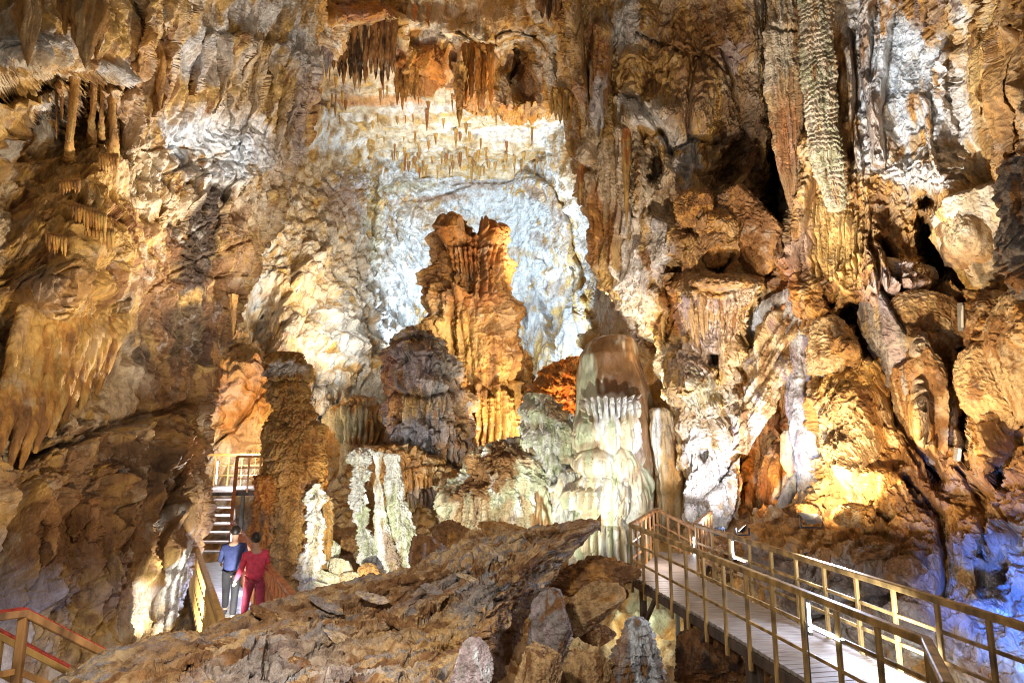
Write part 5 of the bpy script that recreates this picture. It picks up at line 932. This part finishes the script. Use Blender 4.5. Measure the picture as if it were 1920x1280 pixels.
def railing(pts, spacing, label, mat=WOOD, post_ext=.32, hr=(.095, .085), pw=.055, mids=(.66, .33), H=1.05, first=True, last=True, redtop=False, group=None, midmat=None, perp=None, pmat=None, pws=.045):
    "pts: deck-level points; handrail follows them H above"
    root = thing('wooden_railing', pts[0], label, 'railing', group)
    for i in range(len(pts) - 1):
        a, b = pts[i], pts[i + 1]
        bm = bmesh.new(); bar(bm, (a[0], a[1], a[2] + H), (b[0], b[1], b[2] + H), hr[0], hr[1]); mesh_obj('handrail', bm, mat, root, a)
        if redtop:
            bm = bmesh.new(); bar(bm, (a[0], a[1], a[2] + H + hr[1] / 2 + .006), (b[0], b[1], b[2] + H + hr[1] / 2 + .006), hr[0] * .9, .012); mesh_obj('red_edge', bm, REDTOP, root, a)
        for m_ in mids:
            bm = bmesh.new(); bar(bm, (a[0], a[1], a[2] + H * m_), (b[0], b[1], b[2] + H * m_), .03, pws); mesh_obj('mid_rail', bm, midmat or mat, root, a)
        L_ = (Vector(b) - Vector(a)).length; n = max(1, round(L_ / spacing))
        for k in range(n + 1):
            if k == 0 and (i > 0 or not first): continue
            if k == n and i == len(pts) - 2 and not last: continue
            q = lerp(a, b, k / n); bm = bmesh.new()
            bar(bm, (q[0], q[1], q[2] - post_ext), (q[0], q[1], q[2] + H - hr[1] / 2), pw, pw * .9, tw=1); mesh_obj('post', bm, pmat or mat, root, q)
    return root

def deck(poly_rows, z, label, thick=.05, beam=True, name='boardwalk'):
    "poly_rows: list of (left point, right point) rails lines in plan; planks run across"
    root = thing(name, (*poly_rows[0][0][:2], z), label, 'walkway')
    bm = bmesh.new()
    for (l0, r0), (l1, r1) in zip(poly_rows[:-1], poly_rows[1:]):
        L_ = (Vector((*l1[:2], 0)) - Vector((*l0[:2], 0))).length; n = max(1, int(L_ / .14))
        for k in range(n):
            t = (k + .5) / n; a = lerp((*l0[:2], z), (*l1[:2], z), t); b = lerp((*r0[:2], z), (*r1[:2], z), t)
            bar(bm, (a[0], a[1], z - thick / 2 + random.Random(k).uniform(-.003, .003)), (b[0], b[1], z - thick / 2), L_ / n - .008, thick)
    mesh_obj('deck', bm, DECK, root, (*poly_rows[0][0][:2], z))
    if beam:
        for s in (0, 1):
            bm = bmesh.new()
            for r0, r1 in zip(poly_rows[:-1], poly_rows[1:]):
                bar(bm, (r0[s][0], r0[s][1], z - thick - .08), (r1[s][0], r1[s][1], z - thick - .08), .06, .15)
            mesh_obj('edge_beam', bm, DARKW, root, (*poly_rows[0][s][:2], z))
    return root
# --- main walkway on the right
dirn = Vector((.213, -.977, 0)).normalized(); nrm = Vector((.977, .213, 0))
A0 = Vector((2.57, 12.8, 0)); A1 = A0 + dirn * 7.0; B0 = Vector((3.99, 12.8, 0)); B1 = B0 + dirn * 9.3
A2 = Vector((3.52, 4.95, 0)); Bk = Vector((3.77, 15.3, 0)); Bd = Vector((5.2, 14.6, -.72)); Be = Vector((5.0, 14.8, 0))
t_ = lambda v: tuple(v)
deck([(t_(Bk), t_(Be)), (t_(A0 + Vector((.03, .02, 0))), t_(B0)), (t_(A1 + nrm * .03), t_(B0 + dirn * 6.7)), (t_(A2), t_(B0 + dirn * 8.6))], 0, 'grey plank boardwalk of the big walkway crossing the lower cave')
bw = bpy.data.objects['boardwalk']
def part_bar(name, a, b, w_, h, mat, root):
    bm = bmesh.new(); bar(bm, a, b, w_, h); return mesh_obj(name, bm, mat, root, tuple(a))
for t in (.25, 2.1, 3.9, 5.6):
    for q in (A0 + dirn * t + nrm * .12, B0 + dirn * t - nrm * .12):
        part_bar('support_post', (q.x, q.y, -3.6), (q.x, q.y, -.2), .13, .12, DARKW, bw)
    q = A0 + dirn * t + nrm * .1; part_bar('brace', (q.x, q.y, -.95), (q.x + .1, q.y - .7, -.22), .07, .09, DARKW, bw)
    part_bar('cross_beam', (q.x, q.y, -.28), tuple(q + nrm * 1.25 + Vector((0, 0, -.28))), .09, .12, DARKW, bw)
q = A0 + dirn * 1.9; part_bar('brace', (q.x - .02, q.y, -2.6), (q.x + .05, q.y + .1, -.25), .05, .07, PALEW, bw)
railing([t_(A0), t_(A1), t_(A2)], .58, 'brown railing along the open side of the big walkway', WOOD)
railing([t_(B0), t_(B1)], .6, 'longer brown railing by the slope side of the big walkway', WOOD, post_ext=.1)
railing([t_(A0 + Vector((.02, .05, 0))), t_(Bk)], .42, 'short railing across the landing beside the pale dome', WOOD2, first=False)
railing([t_(Bk), t_(Bd)], .3, 'railing stepping down behind the landing toward the white column', WOOD2, first=False)
railing([t_(Be), t_(B0 + Vector((0, .06, 0)))], .45, 'short railing at the corner by the blue spotlights', WOOD2, last=False)
# --- lower walkway on the left with stairs and platform
R1 = Vector((-7.9, 16.6, -.5)); R2 = Vector((-3.0, 8.7, -.5)); d2 = (R2 - R1).normalized(); n2 = Vector((-.85, -.53, 0)) * 1.06
L1 = R1 + n2; L2 = R2 + n2
deck([(t_(L1), t_(R1)), (t_(L2), t_(R2))], -.5, 'pale plank boardwalk of the lower walkway beside the dark column')
railing([t_(R1), t_(R2)], .36, 'orange-red railing of the lower walkway beside the two people', RUSTW, post_ext=.2)
railing([t_(L1 + d2 * 2.6), t_(L2)], .36, 'yellow railing on the left wall side of the lower walkway', YEL, post_ext=.2)
st = thing('staircase', (-8.4, 16.7, -.5), 'open wooden stairs climbing from the lower walkway to the platform', 'stairs')
S0 = Vector((-8.30, 16.75, -.5)); S1 = Vector((-9.55, 19.0, 1.17))
for k in range(8):
    t = (k + .8) / 8; c = S0.lerp(S1, t); bm = bmesh.new(); bar(bm, (c.x - .5, c.y, c.z), (c.x + .5, c.y, c.z), .26, .045); mesh_obj('tread', bm, simple_mat('stair tread', (.55, .48, .42), .5, .25, 8) if k == 0 else bpy.data.materials['stair tread'], st, tuple(c))
for s in (-.52, .52):
    part_bar('stringer', (S0.x + s, S0.y, S0.z - .05), (S1.x + s, S1.y, S1.z - .05), .05, .2, DARKW, st)
railing([(R1.x, R1.y, -.5), (-9.0, 19.0, 1.17)], .5, 'steep orange handrail beside the open wooden stairs', RUSTW, first=False, post_ext=.05)
deck([((-10.9, 19.1, 1.17), (-10.9, 20.3, 1.17)), ((-7.2, 19.3, 1.17), (-7.2, 20.5, 1.17))], 1.17, 'small upper plank platform at the top of the open stairs', name='platform')
railing([(-9.0, 19.05, 1.17), (-7.2, 19.25, 1.17)], .36, 'front railing of the upper platform', WOOD2, post_ext=.1)
railing([(-10.9, 20.4, 1.17), (-7.2, 20.6, 1.17)], .45, 'back railing of the upper platform against the orange wall', YEL, post_ext=.1)
pf = bpy.data.objects['platform']
for x in (-8.9, -7.5): part_bar('support_post', (x, 19.4, -1.6), (x, 19.4, 1.0), .12, .12, PALEW, pf)
# --- stairs railing in the near corner
def near_rail():
    K = V(46, 1148, 5.3); k0 = V(-260, 1190, 4.2); k1 = V(235, 1244, 6.1)
    H = 1.05; dn = lambda p: (p[0], p[1], p[2] - H)
    railing([dn(k0), dn(K), dn(k1)], .9, 'brown railing turning a corner in front of the left wall', WOOD2, hr=(.10, .065), pw=.075, post_ext=.2, redtop=True, pws=.05, mids=(.55,.2))
    j0 = V(-150, 1110, 6.0); j1 = V(140, 1262, 6.6)
    railing([dn(j0), dn(j1)], .9, 'yellow railing with a red top edge behind the brown corner railing', YEL, hr=(.08, .07), pw=.07, post_ext=.2, redtop=True)
near_rail()
# --- LED tubes on the rails
def tube(a, b, label, r=.018, mat=LED, e=14):
    root = thing('tube_light', tuple(a), label, 'tube light')
    a, b = Vector(a), Vector(b); bm = bmesh.new(); bmesh.ops.create_cone(bm, segments=14, radius1=r, radius2=r, depth=(b - a).length, cap_ends=True)
    q = (b - a).to_track_quat('Z', 'Y').to_matrix().to_4x4(); bmesh.ops.transform(bm, matrix=Matrix.Translation((a + b) / 2) @ q, verts=bm.verts); mesh_obj('glowing_tube', bm, mat, root, tuple(a))
    for p in (a, b):
        d = (b - a).normalized() * .02; bm = bmesh.new(); bar(bm, tuple(p - d), tuple(p + d), r * 2.6, r * 2.6); mesh_obj('end_cap', bm, STEEL, root, tuple(p))
    return root
def onA(px): # point of the near railing line under a photo column
    a = (px - 960) / F_PX; best = min((abs(PX(*(A0 + dirn * t + Vector((0, 0, .8))))[0] - px), t) for t in np.linspace(0, 7, 700)); return A0 + dirn * best[1]
def onB(px):
    best = min((abs(PX(*(B0 + dirn * t + Vector((0, 0, .8))))[0] - px), t) for t in np.linspace(0, 9, 900)); return B0 + dirn * best[1]
q = onA(1523) + nrm * -.045; tube((q.x, q.y, .62), (q.x, q.y, 1.0), 'upright glowing tube on a post of the near railing')
q2 = onA(1585) - nrm * .045; tube((q.x, q.y, .70), (q2.x, q2.y, .70), 'glowing tube lying along the mid rail of the near railing', r=.014)
bm = bmesh.new(); qa = q - nrm * .01; bar(bm, (qa.x - .03, qa.y, -.25), (qa.x - .03, qa.y, .95), .012, .012)
o = mesh_obj('power_cable', bm, METAL, None, (qa.x, qa.y, -.25)); tag(o, 'thin dark cable running down the post from the upright glowing tube', 'cable')
q = onB(1378) - nrm * .045; tube((q.x, q.y, .66), (q.x, q.y, 1.0), 'upright glowing tube on a post of the slope side railing')
q2 = onB(1404) - nrm * .045; tube((q.x, q.y, .68), (q2.x, q2.y, .68), 'glowing tube along the mid rail of the slope side railing', r=.014)
q = Bk.lerp(Bd, .55); tube((q.x, q.y - .06, q.z + .35), (q.x, q.y - .06, q.z + .85), 'glowing tube on the railing stepping down behind the landing')
q = R1 + d2 * .5; tube((q.x, q.y - .05, .0), (q.x, q.y - .05, .45), 'glowing tube on the lower walkway railing by the stairs')
q = L1 + d2 * 6.4; tube((q.x + .06, q.y, -.1), (q.x + .06, q.y, .45), 'glowing tube on the yellow railing of the lower walkway')
tube((-9.62, 18.98, 1.35), (-9.62, 18.98, 2.1), 'glowing tube at the stair head on the platform')
# --- floodlights
def flood(px, py, Y, tx, ty, tY, glass, label, s=.22, name='floodlight', face=None):
    c = Vector(V(px, py, Y)); root = thing(name, tuple(c), label, 'floodlight')
    d = (Vector(V(tx, ty, tY)) - c).normalized(); qn = d.to_track_quat('-Z', 'Y').to_matrix().to_4x4(); Mx = Matrix.Translation(c) @ qn
    def pc(nm, mt, build):
        bm = bmesh.new(); build(bm); bmesh.ops.transform(bm, matrix=Mx, verts=bm.verts); return mesh_obj(nm, bm, mt, root, tuple(c))
    def body(bm):
        for z0, z1, w0, w1 in [(0, .06, 1, 1), (.06, .5, .95, .55)]:
            v = [bm.verts.new((x * s * w0, y * s * w0 * .72, z0 * s)) for x, y in ((-1, -1), (1, -1), (1, 1), (-1, 1))]; u = [bm.verts.new((x * s * w1, y * s * w1 * .72, z1 * s)) for x, y in ((-1, -1), (1, -1), (1, 1), (-1, 1))]
            for i in range(4): bm.faces.new((v[i], v[(i + 1) % 4], u[(i + 1) % 4], u[i]))
            bm.faces.new(v[::-1]); bm.faces.new(u)
        for k in range(5): bar(bm, (-.5 * s, (-.4 + k * .2) * s, .52 * s), (.5 * s, (-.4 + k * .2) * s, .52 * s), .03 * s, .14 * s)
    pc('housing', STEEL if glass is WARMLED else METAL, body)
    def gl(bm): bar(bm, (-.86 * s, 0, -.02 * s), (.86 * s, 0, -.02 * s), 1.2 * s, .03 * s, up=(0, 0, 1))
    pc('glass', glass, gl)
    bm = bmesh.new()
    for e in (-1, 1): bar(bm, tuple(c + Vector((e * s * 1.12, 0, -s * 1.1))), tuple(c + Vector((e * s * 1.12, 0, .1 * s))), .03, .03)
    bar(bm, tuple(c + Vector((-s * 1.12, 0, -s * 1.1))), tuple(c + Vector((s * 1.12, 0, -s * 1.1))), .04, .03); mesh_obj('bracket', bm, METAL, root, tuple(c))
    return root
flood(1520, 968, 12.3, 1600, 560, 14.5, WARMLED, 'box-shaped warm floodlight aimed up at the sunny mound', .20)
flood(1345, 990, 13.3, 1300, 870, 14.0, BLUELED, 'bluish spotlight clamped behind the railing corner', .13)
flood(1392, 990, 13.2, 1330, 930, 13.6, BLUELED, 'second bluish spotlight on the ground beyond the railing corner', .13)
def fixture_box(x, y, Y, h, label, mat):
    c = V(x, y, Y); root = thing('wall_fixture', c, label, 'lamp'); bm = bmesh.new(); bar(bm, (c[0], c[1], c[2] - h), (c[0] + .05, c[1], c[2] + h), .11, .08); mesh_obj('housing', bm, STEEL, root, c)
    bm = bmesh.new(); bar(bm, (c[0] - .02, c[1] - .055, c[2] - h * .8), (c[0] + .03, c[1] - .055, c[2] + h * .8), .05, .02); mesh_obj('front_pane', bm, mat, root, c)
fixture_box(1800, 594, 11.2, .28, 'slim pale sign tucked high in the rock cleft', simple_mat('pale plastic', (.7, .68, .62), .4, .1, 5))  # a pale sign without light, built from the same parts as the lamp
fixture_box(1793, 852, 10.8, .12, 'small amber lamp low in the rock cleft', WARMLED)

# ------------------------------------------------------------------ people on the lower walkway
SKIN = simple_mat('skin', (.48, .27, .18), .5, .1, 20); PINK = simple_mat('pink red jacket', (.62, .05, .10), .75, .3, 14, bump=.4); NAVY = simple_mat('navy cloth', (.03, .04, .13), .8, .3, 14, bump=.4)
BLACK = simple_mat('black cloth', (.02, .018, .022), .8, .3, 14, bump=.4); HAIR = simple_mat('dark hair', (.02, .013, .01), .5, .4, 40, (1, 1, .2), bump=.5)
def skin_mesh(name, verts, edges, rad, mat, parent, sub=2, root_i=0):
    me = bpy.data.meshes.new(name); me.from_pydata(verts, edges, []); o = bpy.data.objects.new(name, me); COL.objects.link(o); me.materials.append(mat)
    md = o.modifiers.new('s', 'SKIN'); md.use_smooth_shade = True
    for i, r in enumerate(rad): me.skin_vertices[0].data[i].radius = (r if isinstance(r, tuple) else (r, r)); me.skin_vertices[0].data[i].use_root = (i == root_i)
    s = o.modifiers.new('d', 'SUBSURF'); s.levels = sub; s.render_levels = sub
    o.parent = parent; return o
def person(loc, rz, label, top, trousers, lean=.06, stride=.22, arms=((-.30, .08, .78), (.30, .16, .86)), hat=None):
    root = thing('person', loc, label, 'person'); root.rotation_euler = (0, 0, rz); root.scale = (.95, .95, .95)
    # body: pelvis 0, spine, neck, head; legs; arms with palm
    v = [(0, 0, .93), (0, lean * .3, 1.12), (0, lean, 1.36), (0, lean * 1.3, 1.46), (0, lean * 1.6, 1.53), (0, lean * 1.9, 1.60), (0, lean * 1.9, 1.67), (0, lean * 1.9, 1.735)]
    r = [(.115, .08), (.10, .075), (.15, .09), (.06, .06), (.062, .066), (.088, .102), (.078, .088), (.035, .04)]
    e = [(0, 1), (1, 2), (2, 3), (3, 4), (4, 5), (5, 6), (6, 7)]
    def add(pts, rs_, base):
        k = len(v); v.extend(pts); r.extend(rs_); e.append((base, k)); e.extend((k + i, k + i + 1) for i in range(len(pts) - 1))
    for s, f in ((-1, stride), (1, -stride)):
        add([(s * .09, 0, .86), (s * .10, f * .55 + .04, .49), (s * .10, f - (.05 if f < 0 else 0), .09), (s * .11, f + .12, .035)], [(.088, .09), (.058, .06), (.042, .045), (.045, .03)], 0)
    wr = []
    for s, (ex, ey, ez) in zip((-1, 1), arms):
        el = (s * .24, lean + .0 + ey * .3, 1.10); w = (ex, lean + ey + .12, ez + .08); wr.append((w, s))
        add([(s * .19, lean, 1.37), el, w, (w[0], w[1] + .05, w[2] - .04)], [(.058, .055), (.043, .043), (.028, .026), (.036, .02)], 2)
    body = skin_mesh('body', v, e, r, SKIN, root)
    # clothing shells
    k = .018
    jv = list(v[:4]); jv[0] = (0, 0, .84); jr = [(a + k, b + k) for a, b in ((.20, .15), (.16, .125), (.172, .108), (.05, .05))]; je = [(0, 1), (1, 2), (2, 3)]; jv[3] = (0, lean * 1.2, 1.42)
    for s, (ex, ey, ez) in zip((-1, 1), arms):
        b0 = len(jv); jv += [(s * .19, lean, 1.37), (s * .24, lean + ey * .3, 1.10), (ex, lean + ey + .10, ez + .10)]; jr += [(.078, .074), (.062, .062), (.046, .044)]; je += [(2, b0), (b0, b0 + 1), (b0 + 1, b0 + 2)]
    skin_mesh('jacket', jv, je, jr, top, root)
    tv = [(0, 0, 1.05)]; tr = [(.17, .125)]; te = []
    for s, f in ((-1, stride), (1, -stride)):
        b0 = len(tv); tv += [(s * .09, 0, .84), (s * .10, f * .55 + .04, .49), (s * .10, f - (.05 if f < 0 else 0), .11)]; tr += [(.105, .105), (.078, .08), (.062, .064)]; te += [(0, b0), (b0, b0 + 1), (b0 + 1, b0 + 2)]
    skin_mesh('trousers', tv, te, tr, trousers, root)
    for s, f in ((-1, stride), (1, -stride)):
        skin_mesh('shoe', [(s * .10, f - .06, .045), (s * .105, f + .06, .045), (s * .11, f + .17, .035)], [(0, 1), (1, 2)], [(.046, .045), (.05, .042), (.04, .028)], BLACK, root)
    bm = bmesh.new(); bmesh.ops.create_uvsphere(bm, u_segments=24, v_segments=18, radius=.102, matrix=Matrix.Translation((0, lean * 1.9 - .012, 1.665)) @ Matrix.Diagonal((.92, 1.08, 1.12, 1)))
    bmesh.ops.delete(bm, geom=[q for q in bm.verts if q.co.y > lean * 1.9 + .035 and q.co.z < 1.70], context='VERTS')
    for q in bm.verts: q.co += (q.co - Vector((0, lean * 1.9, 1.66))) * .05 * math.sin(q.co.x * 140) * math.cos(q.co.z * 90)
    for fc in bm.faces: fc.smooth = True
    hr_ = mesh_obj('hair', bm, HAIR); hr_.parent = root
    # face, ears, fingers
    bm = bmesh.new()
    for s in (-1, 1): bmesh.ops.create_uvsphere(bm, u_segments=8, v_segments=6, radius=.012, matrix=Matrix.Translation((s * .03, lean * 1.9 + .083, 1.635)))
    bmesh.ops.create_cone(bm, segments=8, radius1=.014, radius2=.004, depth=.045, cap_ends=True, matrix=Matrix.Translation((0, lean * 1.9 + .098, 1.61)))
    bar(bm, (-.025, lean * 1.9 + .088, 1.575), (.025, lean * 1.9 + .088, 1.575), .01, .01)
    for s in (-1, 1): bmesh.ops.create_uvsphere(bm, u_segments=8, v_segments=6, radius=.02, matrix=Matrix.Translation((s * .085, lean * 1.9, 1.615)))
    o = mesh_obj('face', bm, SKIN); o.parent = root
    for w, s in wr:
        for j in range(5):
            fx = (-.024 + j * .012) if j < 4 else 0; L_ = (.06, .07, .075, .065, .045)[j]; b = (w[0] + (fx if j < 4 else -s * .03), w[1] + .05 + (0.0 if j < 4 else -.01), w[2] - .05)
            skin_mesh('finger', [b, (b[0] + (0 if j < 4 else -s * .012), b[1] + L_ * .35, b[2] - L_ * .45), (b[0], b[1] + L_ * .3, b[2] - L_)], [(0, 1), (1, 2)], [.009, .008, .007], SKIN, root, sub=1)
    return root
pp = R1 + d2 * 5.3 + n2 * .25
def on(t, u): q = R1 + d2 * t + n2 * u; return (q.x, q.y, -.5)
person(on(6.3, .22), math.radians(38), 'person in a pink-red jacket and dark trousers walking up the lower walkway', PINK, simple_mat('wine cloth', (.30, .03, .07), .8, .3, 14))
person(on(5.4, .5), math.radians(20), 'person in black trousers and a navy jacket leaning against the walkway railing', NAVY, BLACK, lean=.14, stride=.28, arms=((-.26, .3, .92), (.26, .12, .82)))
print('BUILD %.1fs' % (time.time() - T0), 'verts', sum(len(m.vertices) for m in bpy.data.meshes))
